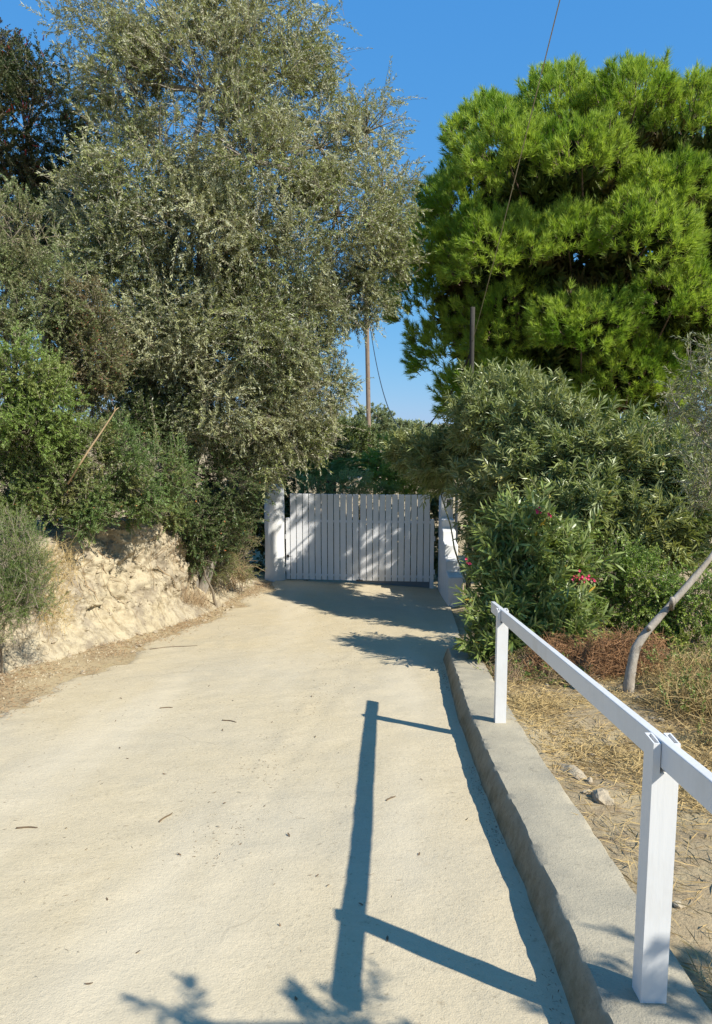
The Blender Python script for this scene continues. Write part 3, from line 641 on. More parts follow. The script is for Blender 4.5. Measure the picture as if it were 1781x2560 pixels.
def skeleton(rng, foot, lobes, r, stems=4, spread=.25, tw=10, minr=.008):
    """stems from the foot toward the lobes, branches on to each lobe and branchlets inside it"""
    mb = MB(); lb = np.asarray(lobes, float); foot = np.asarray(foot, float)
    order = np.argsort(-lb[:, 2]); idx = order[np.linspace(0, len(lb) - 1, min(stems, len(lb))).astype(int)]
    feet = np.repeat(foot[None], len(idx), 0) + rng.normal(size=(len(idx), 3)) * np.array([spread, spread, 0])
    feet[:, 2] = terrain(feet[:, 0], feet[:, 1]) - .05
    S = limbs(mb, rng, feet, lb[idx, :3], r, r * .35, .12, .05, 12, 7)
    pts = S[:, 3:].reshape(-1, 3)
    for q in lb:
        d = np.linalg.norm(pts - q[:3], axis=1) + np.maximum(0, pts[:, 2] - q[2]) * 2
        limbs(mb, rng, pts[np.argmin(d)], q[:3], r * .42, r * .2, .05, .08, 7, 5)
        n = tw; e = norm(rng.normal(size=(n, 3)) + np.array([0, 0, .4]))
        limbs(mb, rng, np.repeat(q[None, :3], n, 0), q[:3] + e * q[3:] * .85, r * .16 + minr * .4, minr * .5, .08, .1, 6, 4)
    return mb
def plant(name, label, cat, lobes, foot, leaf_mat, seed, n, L, nl, ll, lw, bark=None, r=.03, stems=4, group=None, tw=8, trunk_name='stem', crown_name='foliage', spread=.2, twig_mat=None, **kw):
    rng = np.random.default_rng(seed)
    foot = (foot[0], foot[1], float(terrain(foot[0], foot[1])))
    o = empty(name, foot, label, cat, group)
    sk = skeleton(rng, foot, lobes, r, stems, spread, tw)
    sk.build(trunk_name, bark or M_TWIG, o, smooth=True)
    lm, tm, P = spray(rng, lobes, n, L, nl, ll, lw, **kw)
    tag(tm.build('twigs', twig_mat or M_TWIG, o), kind='stuff')
    tag(lm.build(crown_name, leaf_mat, o), kind='stuff')
    return o, rng, P
# ------------------------------------------------------------------ trees and shrubs, left side
o, rng, P = plant('olive_tree', 'tall silvery olive tree towering over the left side of the driveway', 'tree',
    LOBES['OLIVE'], (-3.0, 12.9), L_OLIVE, 11, 11500, .50, 31, .068, .0205, M_BARK_OLIVE, .11, 7, tw=14, trunk_name='trunk', crown_name='crown',
    out=.7, up=.45, rnd=.55, droop=.18, shell=(.30, 1.1), ang=(30, 60), t0=.12, updir=.45, twr=.0035, cull=.4, thin=.4, mode='tri', clump=(1.5, 1.15, -.05))
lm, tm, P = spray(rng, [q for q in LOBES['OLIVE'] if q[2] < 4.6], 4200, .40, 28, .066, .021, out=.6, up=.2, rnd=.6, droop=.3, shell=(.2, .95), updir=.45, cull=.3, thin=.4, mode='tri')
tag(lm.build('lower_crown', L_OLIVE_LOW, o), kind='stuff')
lm, tm, P = spray(rng, LOBES['OLIVE'], 420, .95, 34, .06, .013, out=.9, up=.5, rnd=.45, droop=.25, shell=(.85, 1.12), ang=(30, 60), t0=.25, updir=.4, twr=.004, cull=.7)
tag(tm.build('long_shoots', M_TWIG, o), kind='stuff'); tag(lm.build('shoot_leaves', L_SILVER, o), kind='stuff')
o, rng, P = plant('mastic_tree', 'dark green mastic tree with red berry tips at the upper left edge', 'tree',
    LOBES['DARKTREE'], (-6.4, 14.3), L_DARK, 12, 4600, .30, 28, .055, .026, M_BARK_OLIVE, .08, 5, tw=8, trunk_name='trunk', crown_name='crown', shell=(.35, 1.05), updir=.55, cull=.55, thin=.35, mode='tri')
lm, tm, P = spray(rng, [(-6.0, 14.1, 7.75, .7, .5, .55), (-5.4, 14.3, 7.1, .45, .4, .4), (-5.9, 13.3, 6.4, .5, .3, .7)], 70, .22, 22, .022, .016, shell=(.7, 1.1), up=.7, t0=.45, cull=0)
tag(lm.build('berries', L_FRUIT, o), kind='stuff')
SH = dict(shell=(.35, 1.06), updir=.6, cull=.4, thin=.35, mode='tri', clump=(3.2, 1.6, .0))
G_L = 'shrubs growing on top of the clay bank'
plant('mastic_shrub', 'tall grey green shrub at the left edge below the dark tree', 'shrub', LOBES['GREYBUSH'], (-4.5, 9.7), L_GREY, 13, 3000, .24, 28, .036, .014, r=.03, group=G_L, **SH)
o, rng, P = plant('mastic_shrub', 'shrub with reddish brown leaf tips between the bright bush and the olive', 'shrub', LOBES['REDBUSH'], (-3.75, 10.1), L_RED, 14, 2200, .22, 28, .034, .014, r=.025, group=G_L, **SH)
plant('mastic_shrub', 'bright yellow green rounded shrub at the left edge', 'shrub', LOBES['BRIGHTBUSH'], (-4.3, 8.9), L_BRIGHT, 15, 2300, .20, 28, .038, .015, r=.025, group=G_L, **SH)
plant('mastic_shrub', 'mid green shrub sitting on the bank edge below the bright bush', 'shrub', LOBES['LOWBUSH'], (-4.6, 9.5), L_LOW, 16, 2500, .22, 28, .036, .015, r=.025, group=G_L, **SH)
plant('mastic_shrub', 'deep green shrub hanging over the lip of the clay bank', 'shrub', LOBES['HANGBUSH'], (-4.1, 10.9), L_HANG, 17, 2000, .24, 28, .040, .016, r=.022, group=G_L, **SH)
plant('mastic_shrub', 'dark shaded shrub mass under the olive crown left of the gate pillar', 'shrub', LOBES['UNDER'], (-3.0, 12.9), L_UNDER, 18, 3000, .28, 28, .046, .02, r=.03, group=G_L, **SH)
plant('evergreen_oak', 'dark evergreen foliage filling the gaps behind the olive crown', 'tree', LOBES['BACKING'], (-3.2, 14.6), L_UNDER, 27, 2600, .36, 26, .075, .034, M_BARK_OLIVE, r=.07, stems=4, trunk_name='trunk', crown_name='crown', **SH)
plant('broom_shrub', 'straggly light green bush at the foot of the round gate pillar', 'shrub', LOBES['PILLARBUSH'], (-2.35, 14.2), L_PB, 19, 1100, .28, 28, .026, .009, r=.015, **SH)
plant('heather_shrub', 'low fine leaved green bush at the left edge beside the clay bank', 'shrub', LOBES['NEARBUSH'], (-3.75, 7.2), L_FINE, 20, 1500, .20, 34, .026, .005, r=.012, out=.6, up=.8, shell=(.3, 1.05), updir=.3, cull=.5, mode='tri', thin=.5)

# ------------------------------------------------------------------ beyond the gate
plant('round_bush', 'yellow green rounded bush behind the right half of the gate', 'bush', LOBES['GATEBUSH'], (1.3, 20.3), L_GB, 21, 1700, .30, 26, .06, .03, r=.03, **SH)
plant('evergreen_tree', 'dark evergreen tree seen over the left half of the gate', 'tree', LOBES['MIDTREE'], (-1.2, 22.5), L_MID, 22, 1800, .40, 26, .09, .04, M_BARK_OLIVE, r=.08, trunk_name='trunk', crown_name='crown', **SH)
plant('distant_tree', 'distant grey green tree low in the gap of sky beside the wooden pole', 'tree', LOBES['FARTREE'], (1.2, 48), L_FAR, 23, 1300, .5, 26, .2, .10, M_BARK_OLIVE, r=.12, trunk_name='trunk', crown_name='crown', **SH)
plant('pale_shrub', 'pale flowering shrub just above the left half of the gate', 'shrub', LOBES['GATESHRUB'], (-.5, 18.5), L_PALE, 24, 600, .25, 24, .045, .02, r=.015, **SH)
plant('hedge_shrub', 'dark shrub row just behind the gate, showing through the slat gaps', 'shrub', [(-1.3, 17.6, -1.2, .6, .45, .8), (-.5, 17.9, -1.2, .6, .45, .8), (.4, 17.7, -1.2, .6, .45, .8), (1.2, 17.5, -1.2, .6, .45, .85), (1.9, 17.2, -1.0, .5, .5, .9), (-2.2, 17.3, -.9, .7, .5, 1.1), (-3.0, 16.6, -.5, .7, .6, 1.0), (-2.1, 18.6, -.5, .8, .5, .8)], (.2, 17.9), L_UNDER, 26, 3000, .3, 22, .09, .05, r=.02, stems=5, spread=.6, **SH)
plant('young_shrub', 'small bright sprig standing over the middle of the gate', 'shrub', [(.62, 17.4, .02, .22, .2, .16), (.85, 17.4, .0, .16, .15, .12)], (.7, 17.5), L_BRIGHT, 25, 90, .25, 20, .05, .018, r=.01, shell=(.4, 1.0), updir=.5, cull=.3)

# palm: arching fronds with two rows of leaflets
rng = np.random.default_rng(31)
pz = float(terrain(-.65, 19.4))
palm = empty('palm', (-.65, 19.4, pz), 'small palm with arching fronds behind the left half of the gate', 'palm')
t = np.linspace(0, 1, 12)
MB().tubes(np.stack([-.65 + 0 * t, 19.4 + 0 * t, lerp(pz - .1, .1, t)], -1), lerp(.16, .13, t)[None], 9, True).build('trunk', M_BARK_PINE, palm, smooth=True)
for k in range(17):
    az = k * 2.399 + rng.normal(0, .2); lift = rng.uniform(.35, 1.25); Lf = rng.uniform(1.2, 1.6)
    h = np.array([math.cos(az), math.sin(az), 0]); K = 34; tt = np.linspace(0, 1, K)[:, None]
    S = np.array([-.65, 19.4, .1]) + h * Lf * tt * math.cos(lift * .7) + np.array([0, 0, 1]) * Lf * (tt * math.sin(lift) - .55 * tt ** 2)
    fm = MB().tubes(S, np.linspace(.012, .003, K)[None], 3)
    td = norm(np.gradient(S, axis=0)); sd = norm(np.cross(td, [0, 0, 1.])); upn = np.cross(sd, td)
    for sg in (-1, 1):
        ld = norm(td * .55 + sd * sg * .8 + upn * .25 + rng.normal(size=(K, 3)) * .06)[3:]
        leaves(fm, S[3:], ld, norm(np.cross(ld, upn[3:])), .34 * np.sin(np.linspace(.25, 1, K - 3) * math.pi * .93) + .08, np.full(K - 3, .022), 'diamond', .15)
    fm.build('frond', L_PALM, palm)

# ------------------------------------------------------------------ pine
rng = np.random.default_rng(41)
pine = empty('pine_tree', (5.2, 16.8, float(terrain(5.2, 16.8))), 'big rounded bright green pine tree on the right against the blue sky', 'tree')
C0 = np.array([4.97, 15.85, 4.72]); RR = np.array([3.3, 2.75, 3.16])
cand = norm(rng.normal(size=(9000, 3)))
e = 2.35; cand = cand / (np.abs(cand) ** e).sum(1, keepdims=True) ** (1 / e)
cen = []
for q in cand:
    if (q[2] < -.1 and q[1] > .2) or q[1] > .55: continue
    p = C0 + q * RR * rng.uniform(.84, 1.10)
    p[2] = min(p[2], C0[2] + RR[2] * .98)
    if all(np.sum(((p - w) * np.array([1, 1, 1.15])) ** 2) > 1.22 ** 2 for w in cen): cen.append(p)
lob = []
for p in cen:
    s = rng.uniform(.68, 1.0); lob.append((*p, s, s, s * rng.uniform(.8, 1.0)))
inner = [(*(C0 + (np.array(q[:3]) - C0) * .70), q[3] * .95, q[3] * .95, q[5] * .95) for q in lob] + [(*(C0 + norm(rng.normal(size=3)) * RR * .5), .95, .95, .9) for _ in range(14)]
sk = MB(); foot = np.array([[5.2, 16.8, -2.0]])
trk = limbs(sk, rng, foot, [(5.1, 16.6, 7.0)], .24, .07, 0, .02, 16, 9)[0]
for p in cen:
    a = trk[np.clip(int((p[2] + .5) / 8.5 * 15) - 2, 3, 13)]
    P = limbs(sk, rng, a, p, .055, .014, -.05, .07, 9, 5)
sk.build('trunk', M_BARK_PINE, pine, smooth=True)
def pine_shoots(lobs, n, per, shell, w=.0042, lim=.12):
    p, nrm, k = sample_lobes(rng, lobs, int(n * 2.2), shell, .5, .4)
    away = norm((p - C0) / RR)
    ok = (nrm[:, 2] * .8 + (nrm * away).sum(1) * .55) > lim
    p, nrm, away = p[ok][:n], nrm[ok][:n], away[ok][:n]; n = len(p)
    d = norm(nrm * .75 + away * .2 + np.array([0, 0, .55]) + rng.normal(size=(n, 3)) * .22)
    Ls = rng.uniform(.13, .24, n); bend = rng.normal(size=(n, 3)) * .08 + np.array([0, 0, .12])
    base = p - d * (Ls * .6)[:, None]; t = np.linspace(0, 1, 3)
    t = np.linspace(0, 1, 2)
    tw = MB().tubes(base[:, None] + d[:, None] * (Ls[:, None, None] * t[None, :, None]) + bend[:, None] * (Ls[:, None, None] * (t ** 2)[None, :, None]), np.array([[.008, .004]]), 3)
    u = .18 + .82 * rng.random((n, per)) ** .8; ux_ = u[..., None]; Lx = Ls[:, None, None]
    pos = base[:, None] + d[:, None] * Lx * ux_ + bend[:, None] * Lx * ux_ ** 2
    td = norm(d[:, None] + 2 * bend[:, None] * ux_)
    rnd = norm(rng.normal(size=(n, per, 3))); A = norm(np.cross(td, rnd))
    a = np.radians(rng.uniform(18, 72, (n, per))) * (1.15 - .6 * u)
    nd = td * np.cos(a)[..., None] + A * np.sin(a)[..., None]; nd[..., 2] -= .05; nd = norm(nd)
    sd = norm(np.cross(nd, norm(rng.normal(size=(n, per, 3)))))
    Ln = rng.uniform(.10, .16, (n, per))[..., None] * (1 + (w > .015))
    v = np.stack([pos - sd * w, pos + sd * w, pos + nd * Ln], 2).reshape(-1, 3)
    m = MB().add(v, np.arange(len(v)).reshape(-1, 3)); return m, tw
nm, tw = pine_shoots(lob, 11500, 48, (.82, 1.04), .0066)
tag(tw.build('twigs', M_BARK_PINE, pine), kind='stuff'); tag(nm.build('needles', L_PINE, pine), kind='stuff')
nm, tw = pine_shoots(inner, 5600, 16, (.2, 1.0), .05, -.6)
tag(nm.build('inner_needles', L_PINE_OLD_SHADE, pine), kind='stuff')

# ------------------------------------------------------------------ oleanders and shrubs, right side
OL = dict(mode='blade', whorl=3, shell=(.35, 1.05), ang=(35, 75), t0=.30, updir=.6, cull=.5, curl=.16, twr=.005, thin=.5, twig_mat=M_TWIG_G, out=.6, up=.6, rnd=.4, droop=.12)
o, rng, P = plant('oleander_hedge', 'tall dense oleander hedge on the right between the gate and the small leaning tree', 'hedge', LOBES['HEDGE'] + [(2.75, 12.6, -.2, .6, .6, .7)], (2.9, 11.8), L_OLEA, 51, 3600, .46, 24, .145, .030, M_TWIG_G, .022, 9, tw=12, spread=.5, **{**OL, 'mode': 'diamond'})  # the extra lobe is unseen, added behind the hedge to shade the wall
o, rng, P = plant('oleander_bush', 'fresh green oleander bush with long leaves behind the far end of the railing', 'bush', LOBES['CLUMP'], (1.75, 8.3), L_CLUMP, 52, 560, .48, 21, .15, .026, M_TWIG_G, .018, 8, tw=6, spread=.25, **OL)
# its nearest leaves, one by one, on shoots of their own
lmb = MB(); tz = np.zeros(1)
leaves(lmb, np.zeros((1, 3)), np.array([[0, 1., 0]]), np.array([[1., 0, 0]]), np.array([1.]), np.array([.18]), 'blade', .16)
proto = None
p, nrm, kk = sample_lobes(rng, LOBES['CLUMP'], 900, (.96, 1.1), .8)
vis = (nrm * norm(np.array([0, 0, 1.62]) - p)).sum(1) > .35
p, nrm = p[vis][:20], nrm[vis][:20]
base, dd, Lt, bend, P = twigs(rng, p, nrm, .42, .6, .7, .3, .1)
tag(MB().tubes(P, np.linspace(.005, .0025, 4)[None], 4).build('front_shoots', M_TWIG_G, o), kind='stuff')
for q in range(len(p)):
    for m in range(15):
        u = .25 + .75 * (m // 3) / 4.0
        pos = base[q] + dd[q] * Lt[q] * u + bend[q] * Lt[q] * u * u
        td = norm(dd[q] + 2 * bend[q] * u); A = norm(np.cross(td, [0.31, .2, .93])); B = np.cross(td, A)
        az = (m % 3) * 2.094 + (m // 3) * 1.05 + rng.normal(0, .25)
        a = R(rng.uniform(45, 75)) * (1.05 - .5 * u)
        ld = norm(td * math.cos(a) + (A * math.cos(az) + B * math.sin(az)) * math.sin(a))
        sd = norm(np.cross(ld, np.array([0, 0, .8]) + rng.normal(size=3) * .25)); nn_ = np.cross(sd, ld)
        Ls = .15 * rng.uniform(.7, 1.15)
        if proto is None: lf = proto = lmb.build('leaf', L_CLUMP, o)
        else: lf = proto.copy(); COL.objects.link(lf); lf.parent = o
        from mathutils import Matrix
        Mx_ = Matrix(((sd[0], ld[0], nn_[0]), (sd[1], ld[1], nn_[1]), (sd[2], ld[2], nn_[2])))
        lf.rotation_euler = Mx_.to_euler(); lf.scale = (Ls, Ls, Ls); lf.location = Vector(pos) - o.location
# pink flower heads
def flower(c, n, parent, seed):
    r2 = np.random.default_rng(seed); m = MB()
    for k in range(n):
        q = np.array(c) + r2.normal(size=3) * np.array([.03, .03, .022]); ax = norm(r2.normal(size=3) + np.array([.2, -.8, .5]))
        A = norm(np.cross(ax, [0, 0, 1.])); B = np.cross(ax, A); an = np.arange(5) * 2 * math.pi / 5 + r2.random()
        d_ = norm(A * np.cos(an)[:, None] + B * np.sin(an)[:, None] + ax * .5)
        leaves(m, np.repeat(q[None], 5, 0), d_, norm(np.cross(d_, ax)), np.full(5, .021), np.full(5, .017), 'blade', -.2)
    m.build('flower_head', L_FLOWER, parent)
for c, n, s in (((1.93, 7.75, .66), 5, 1), ((2.02, 7.72, .64), 4, 2), ((2.33, 7.6, .0), 9, 3), ((2.45, 7.6, -.02), 5, 4), ((1.19, 7.7, .14), 4, 5), ((2.30, 7.6, -.03), 4, 6)): flower(c, n, o, s)
plant('broadleaf_shrub', 'dense small leaved green shrub beneath the oleander hedge behind the leaning tree', 'shrub', LOBES['SMALLEAF'], (3.0, 8.6), L_SMALL, 53, 2300, .26, 26, .036, .019, r=.015, stems=6, spread=.4, **SH)

# small olive with a leaning trunk
rng = np.random.default_rng(61)
tz0 = float(terrain(2.27, 5.95))
ol = empty('leaning_olive_tree', (2.27, 5.95, tz0), 'young olive tree with a bare leaning grey trunk at the right edge behind the railing', 'tree')
pts = np.array([(2.27, 5.95, tz0 - .08), (2.275, 5.95, -.55), (2.30, 5.97, -.40), (2.33, 5.99, -.26), (2.42, 6.02, -.14), (2.55, 6.06, -.01), (2.70, 6.1, .14), (2.86, 6.15, .30), (3.03, 6.2, .48), (3.2, 6.3, .72), (3.32, 6.35, 1.0)])
tt = np.linspace(0, 10, 50); pp = np.stack([np.interp(tt, np.arange(11), pts[:, q]) for q in range(3)], -1)
for _ in range(3): pp[1:-1] = (pp[:-2] + 2 * pp[1:-1] + pp[2:]) / 4
rad = np.interp(tt, [0, 1, 3, 4, 6, 10], [.050, .042, .040, .033, .028, .018]) * (1 + .10 * fbm(tt * 1.3, 0, o=3, s=3))
MB_t = MB().tubes(pp, rad[None], 12)
MB_t.tubes(np.array([(2.64, 6.05, .06), (2.62, 6.0, .13), (2.615, 5.985, .17)]), [[.022, .02, .019]], 8, True)
MB_t.tubes(np.array([(2.44, 6.0, -.10), (2.42, 5.95, -.07)]), [[.02, .018]], 8, True)
lb = np.array(LOBES['SMALLOLIVE'])
for q in lb:
    j = np.array([3.2, 6.3, .72]) if q[2] < 1.5 else np.array([3.32, 6.35, 1.0])
    limbs(MB_t, rng, j, q[:3], .016, .006, -.02, .12, 9, 5)
    ee = norm(rng.normal(size=(9, 3)))
    limbs(MB_t, rng, np.repeat(q[None, :3], 9, 0), q[:3] + ee * q[3:], .006, .002, .05, .12, 6, 4)
MB_t.build('trunk', M_BARK_GREY, ol, smooth=True)
lm, tm, P = spray(rng, LOBES['SMALLOLIVE'], 360, .32, 22, .052, .010, out=.4, up=.5, rnd=.7, droop=.1, shell=(.2, 1.05), ang=(25, 55), t0=.2, updir=.4, cull=.3, twr=.0028)
tag(tm.build('twigs', M_TWIG, ol), kind='stuff'); tag(lm.build('crown', L_OLIVE, ol), kind='stuff')

# olive standing just outside the picture at the right, whose leaf shade falls over the near post
plant('shade_olive_tree', 'olive tree beside the railing whose leafy shade falls over the near post and kerb', 'tree',
    [(1.42, .62, 1.95, .22, .12, .14), (1.98, .60, 1.95, .24, .13, .14), (2.72, .80, 1.70, .36, .13, .16), (3.22, .58, 2.1, .36, .22, .22), (2.5, -.25, 2.5, .45, .3, .3)],
    (3.3, .2), L_SILVER, 71, 125, .26, 28, .07, .021, M_BARK_OLIVE, .05, 3, tw=5, trunk_name='trunk', crown_name='crown', spread=.05, twr=.0015, shell=(.2, 1.0), cull=.3, updir=.4)

# ------------------------------------------------------------------ dry things, grass, litter
def blade_patch(mb, rng, pts, L, W, lean, bendz):
    n = len(pts); az = rng.uniform(0, 2 * math.pi, n); ln = np.abs(rng.normal(lean[0], lean[1], n))
    d = np.stack([np.cos(az) * np.sin(ln), np.sin(az) * np.sin(ln), np.cos(ln)], -1)
    side = norm(np.cross(d, rng.normal(size=(n, 3)))); Ls = L * rng.uniform(.4, 1.25, n)[:, None]
    mid = pts + d * Ls * .55; tip = pts + d * Ls; tip[:, 2] -= bendz * Ls[:, 0]
    v = np.stack([pts - side * W, mid + side * W, tip], 1); i = np.arange(n)[:, None] * 3
    mb.add(v, i + np.array([0, 1, 2]))
def on_ground(rng, n, x0, x1, y0, y1, dens=None):
    x = rng.uniform(x0, x1, n); y = rng.uniform(y0, y1, n)
    if dens is not None: ok = rng.random(n) < dens(x, y); x, y = x[ok], y[ok]
    return np.stack([x, y, terrain(x, y)], -1)
rng = np.random.default_rng(81)
def straw_d(x, y): return sstep(.30, .42, x - kerbx(y)) * np.clip(.55 + .9 * fbm(x * 1.6, y * 1.6, o=3, s=14), .08, 1)
p = on_ground(rng, 120000, 1.05, 3.7, 1.2, 7.2, straw_d); p[:, 2] += rng.uniform(0, .012, len(p))
m = MB(); blade_patch(m, rng, p, .12, .0030, (1.45, .16), .02)
tag(m.build('straw', M_STRAW), 'loose golden straw lying on the dry earth right of the kerb', None, kind='stuff')
p = on_ground(rng, 16000, 1.05, 4.4, .8, 8.4, lambda x, y: sstep(.34, .6, x - kerbx(y)) * np.clip(.1 + 1.2 * fbm(x * 2, y * 2, o=3, s=19), 0, 1))
m = MB(); blade_patch(m, rng, p, .07, .003, (1.4, .3), .02)
p = on_ground(rng, 42000, -3.9, -1.5, 5, 15.5, lambda x, y: sstep(.35, -.2, x - leftx(y)) * sstep(-.3, 0, x - bankx(y)) * np.clip(.6 + fbm(x * 2, y * 2, o=3, s=23), .05, 1))
p[:, 2] = np.maximum(p[:, 2], np.where(p[:, 0] > leftx(p[:, 1]) - .1, drive_z(p[:, 0], p[:, 1]), -9)) + rng.uniform(.002, .02, len(p))
m2 = MB(); blade_patch(m2, rng, p, .05, .004, (1.4, .2), .02)
tag(m.build('leaf_litter', M_LITTER), 'brown leaf litter under the shrubs right of the kerb', None, kind='stuff')
tag(m2.build('leaf_litter', M_LITTER), 'strip of brown litter along the foot of the clay bank', None, kind='stuff')

def heap(name, label, cat, lobes, foot, mat, seed, n, L, group=None, up=.2, rnd=.8, twr=.003, extra=None):
    rng = np.random.default_rng(seed); foot = (foot[0], foot[1], float(terrain(*foot)))
    o = empty(name, foot, label, cat, group)
    p, nrm, k = sample_lobes(rng, lobes, n, (.2, 1.05), .2)
    base, d, Lt, bend, P = twigs(rng, p, nrm, L, .4, up, rnd, .25, 3)
    mb = MB().tubes(P, np.linspace(twr, twr * .5, 3)[None], 3)
    tag(mb.build('dead_twigs', mat, o), kind='stuff')
    if extra:
        lm, tm, P2 = spray(rng, lobes, extra[1], .2, 16, extra[2], extra[3], shell=(.3, 1.05), up=.5, cull=.2, updir=.4)
        tag(lm.build('leaves', extra[0], o), kind='stuff')
    return o
def gz(x, y, h): return float(terrain(x, y)) + h
heap('brush_pile', 'heap of reddish brown dead brush behind the leaning olive trunk', 'brush pile', [(2.05, 6.9, gz(2.05, 6.9, .1), .42, .35, .22), (2.55, 6.8, gz(2.55, 6.8, .12), .45, .35, .26), (2.25, 6.6, gz(2.25, 6.6, .05), .4, .25, .14)], (2.3, 6.8), M_BRUSH, 91, 4200, .17, rnd=1.0, twr=.0026)
heap('dry_weeds', 'tangle of straw coloured dry weeds with some green at the right edge beyond the rail', 'weeds', [(2.85, 5.9, gz(2.85, 5.9, .12), .42, .4, .24), (2.55, 5.3, gz(2.55, 5.3, .10), .32, .35, .20), (2.95, 5.2, gz(2.95, 5.2, .12), .4, .4, .24), (3.3, 5.8, gz(3.3, 5.8, .15), .4, .5, .28), (2.55, 4.55, gz(2.55, 4.55, .06), .3, .3, .14)], (2.8, 5.5), M_STRAW, 92, 3800, .26, up=.6, rnd=.7, twr=.0022, extra=(L_WEED, 420, .03, .013))
heap('dry_weeds', 'low brown dry weeds at the foot of the oleander bush beyond the far post', 'weeds', [(1.75, 7.0, gz(1.75, 7.0, .05), .4, .3, .12), (1.45, 6.75, gz(1.45, 6.75, .03), .2, .3, .08), (2.0, 6.5, gz(2.0, 6.5, .03), .3, .2, .1)], (1.7, 6.9), M_DRYTWIG, 93, 1500, .14, up=.4, rnd=.9, twr=.0025, extra=(L_WEED, 120, .03, .014))
heap('dry_grass', 'tuft of dry brown grass on the bank between the clay face and the dark shrubs', 'grass', [(-2.85, 11.9, gz(-2.85, 11.9, .22), .25, .3, .28), (-2.7, 12.3, gz(-2.7, 12.3, .15), .25, .3, .22)], (-2.8, 12.0), M_DRYTWIG, 94, 900, .38, up=1.2, rnd=.35, twr=.0022)
heap('dry_grass', 'dry yellow grass hanging by the low green bush at the left edge', 'grass', [(-3.1, 7.4, -.22, .22, .25, .26), (-3.25, 7.9, .1, .25, .25, .26)], (-3.5, 7.6), M_STRAW, 95, 700, .26, up=.7, rnd=.6, twr=.0018)
heap('dead_stems', 'bare dry stems arching from the bush at the gate pillar', 'stems', [(-2.3, 13.4, -1.0, .35, .3, .4)], (-2.1, 13.6), M_DRYTWIG, 96, 130, .6, up=.4, rnd=.8, twr=.004)

# bleached stick leaning in the shrubs on the bank
S = np.array([(-3.42, 8.75, .88), (-3.25, 8.72, 1.12), (-3.12, 8.7, 1.30), (-2.98, 8.72, 1.50), (-2.86, 8.7, 1.66), (-2.80, 8.7, 1.75), (-2.765, 8.7, 1.775)])
st = MB().tubes(S, [[.012, .012, .011, .010, .008, .006, .003]], 7, True).tubes(np.array([(-2.82, 8.7, 1.72), (-2.80, 8.69, 1.79)]), [[.007, .003]], 5, True)
tag(st.build('bare_stick', plainmat('pale stick wood', (.50, .36, .20), (.40, .28, .16), 10, .8), smooth=True), 'bare pale stick leaning out of the green shrubs above the bank', 'stick')

# roots on the bank face
rng = np.random.default_rng(101)
rm = MB()
for k in range(46):
    s0 = rng.uniform(7.4, 12.6); f0 = rng.uniform(.5, .98); n = 12
    ds = rng.normal(.0, .5); ln = rng.uniform(.25, .75); P = []
    for q in range(n):
        u = q / (n - 1); a = bank_pt(s0 + ds * u + .05 * math.sin(q * 1.3 + k), max(.04, f0 - ln * u))
        P.append(a + np.array([.008, -.006, .004]))
    P = np.array(P); P[1:-1] = (P[:-2] + 2 * P[1:-1] + P[2:]) / 4; P += np.array([.008, -.004, 0])
    r0 = rng.choice([.003, .004, .006, .010], p=[.4, .3, .2, .1]); rm.tubes(P, np.linspace(r0, r0 * .35, n)[None], 5)
tag(rm.build('exposed_roots', M_DRYTWIG, b, smooth=True), kind='stuff')

# crumbled clods on the bank and at its foot
cm = MB(); oct_ = np.array([(1, 0, 0), (-1, 0, 0), (0, 1, 0), (0, -1, 0), (0, 0, 1), (0, 0, -1)], float)
of = np.array([(0, 2, 4), (2, 1, 4), (1, 3, 4), (3, 0, 4), (2, 0, 5), (1, 2, 5), (3, 1, 5), (0, 3, 5)])
for k in range(2600):
    if k < 1500:
        s0 = rng.uniform(6.5, 14.2); q = bank_pt(s0, rng.beta(1.1, 1.6) ** .8); sz = rng.uniform(.006, .022)
    else:
        y = rng.uniform(5.5, 14.5); x = float(bankx(y)) + rng.uniform(-.05, .55); q = np.array([x, y, float(terrain(x, y))]); sz = rng.uniform(.004, .018)
    cm.add(q + oct_ * rng.uniform(.6, 1.4, (6, 1)) * sz, of)
tag(cm.build('clods', M_BANK, b), kind='stuff')
em = MB()
for k in range(320):
    q = bank_pt(rng.uniform(6.8, 13.8), rng.random() ** .8); sz = rng.uniform(.012, .042)
    em.add(q + oct_ * rng.uniform(.5, 1.5, (6, 1)) * sz * np.array([.6, 1.1, .8]), of)
tag(em.build('embedded_stones', M_STONE, b), kind='stuff')
# stones
def stone_mesh(seed):
    r2 = np.random.default_rng(seed); th = np.linspace(0, math.pi, 7)[1:-1]; ph = np.arange(9) * 2 * math.pi / 9
    T_, P_ = np.meshgrid(th, ph, indexing='ij')
    D = np.stack([np.sin(T_) * np.cos(P_), np.sin(T_) * np.sin(P_), np.cos(T_)], -1).reshape(-1, 3)
    D = np.concatenate([D, [[0, 0, 1]], [[0, 0, -1]]]); V = D * (1 + .35 * fbm(D[:, 0] * 1.4 + seed, D[:, 1] * 1.4, D[:, 2] * 1.4, o=2, s=seed))[:, None] * .5
    i = np.arange(45).reshape(5, 9); j = np.roll(i, -1, 1)
    q = np.stack([i[:-1], i[1:], j[1:], j[:-1]], -1).reshape(-1, 4)
    top = np.stack([np.full(9, 45), i[0], j[0]], -1); bot = np.stack([np.full(9, 46), j[-1], i[-1]], -1)
    return MB().add(V, q, top, bot)
sms = []
for k in range(5):
    so = stone_mesh(k + 3).build('stone', M_STONE, smooth=False); sms.append(so.data); bpy.data.objects.remove(so)
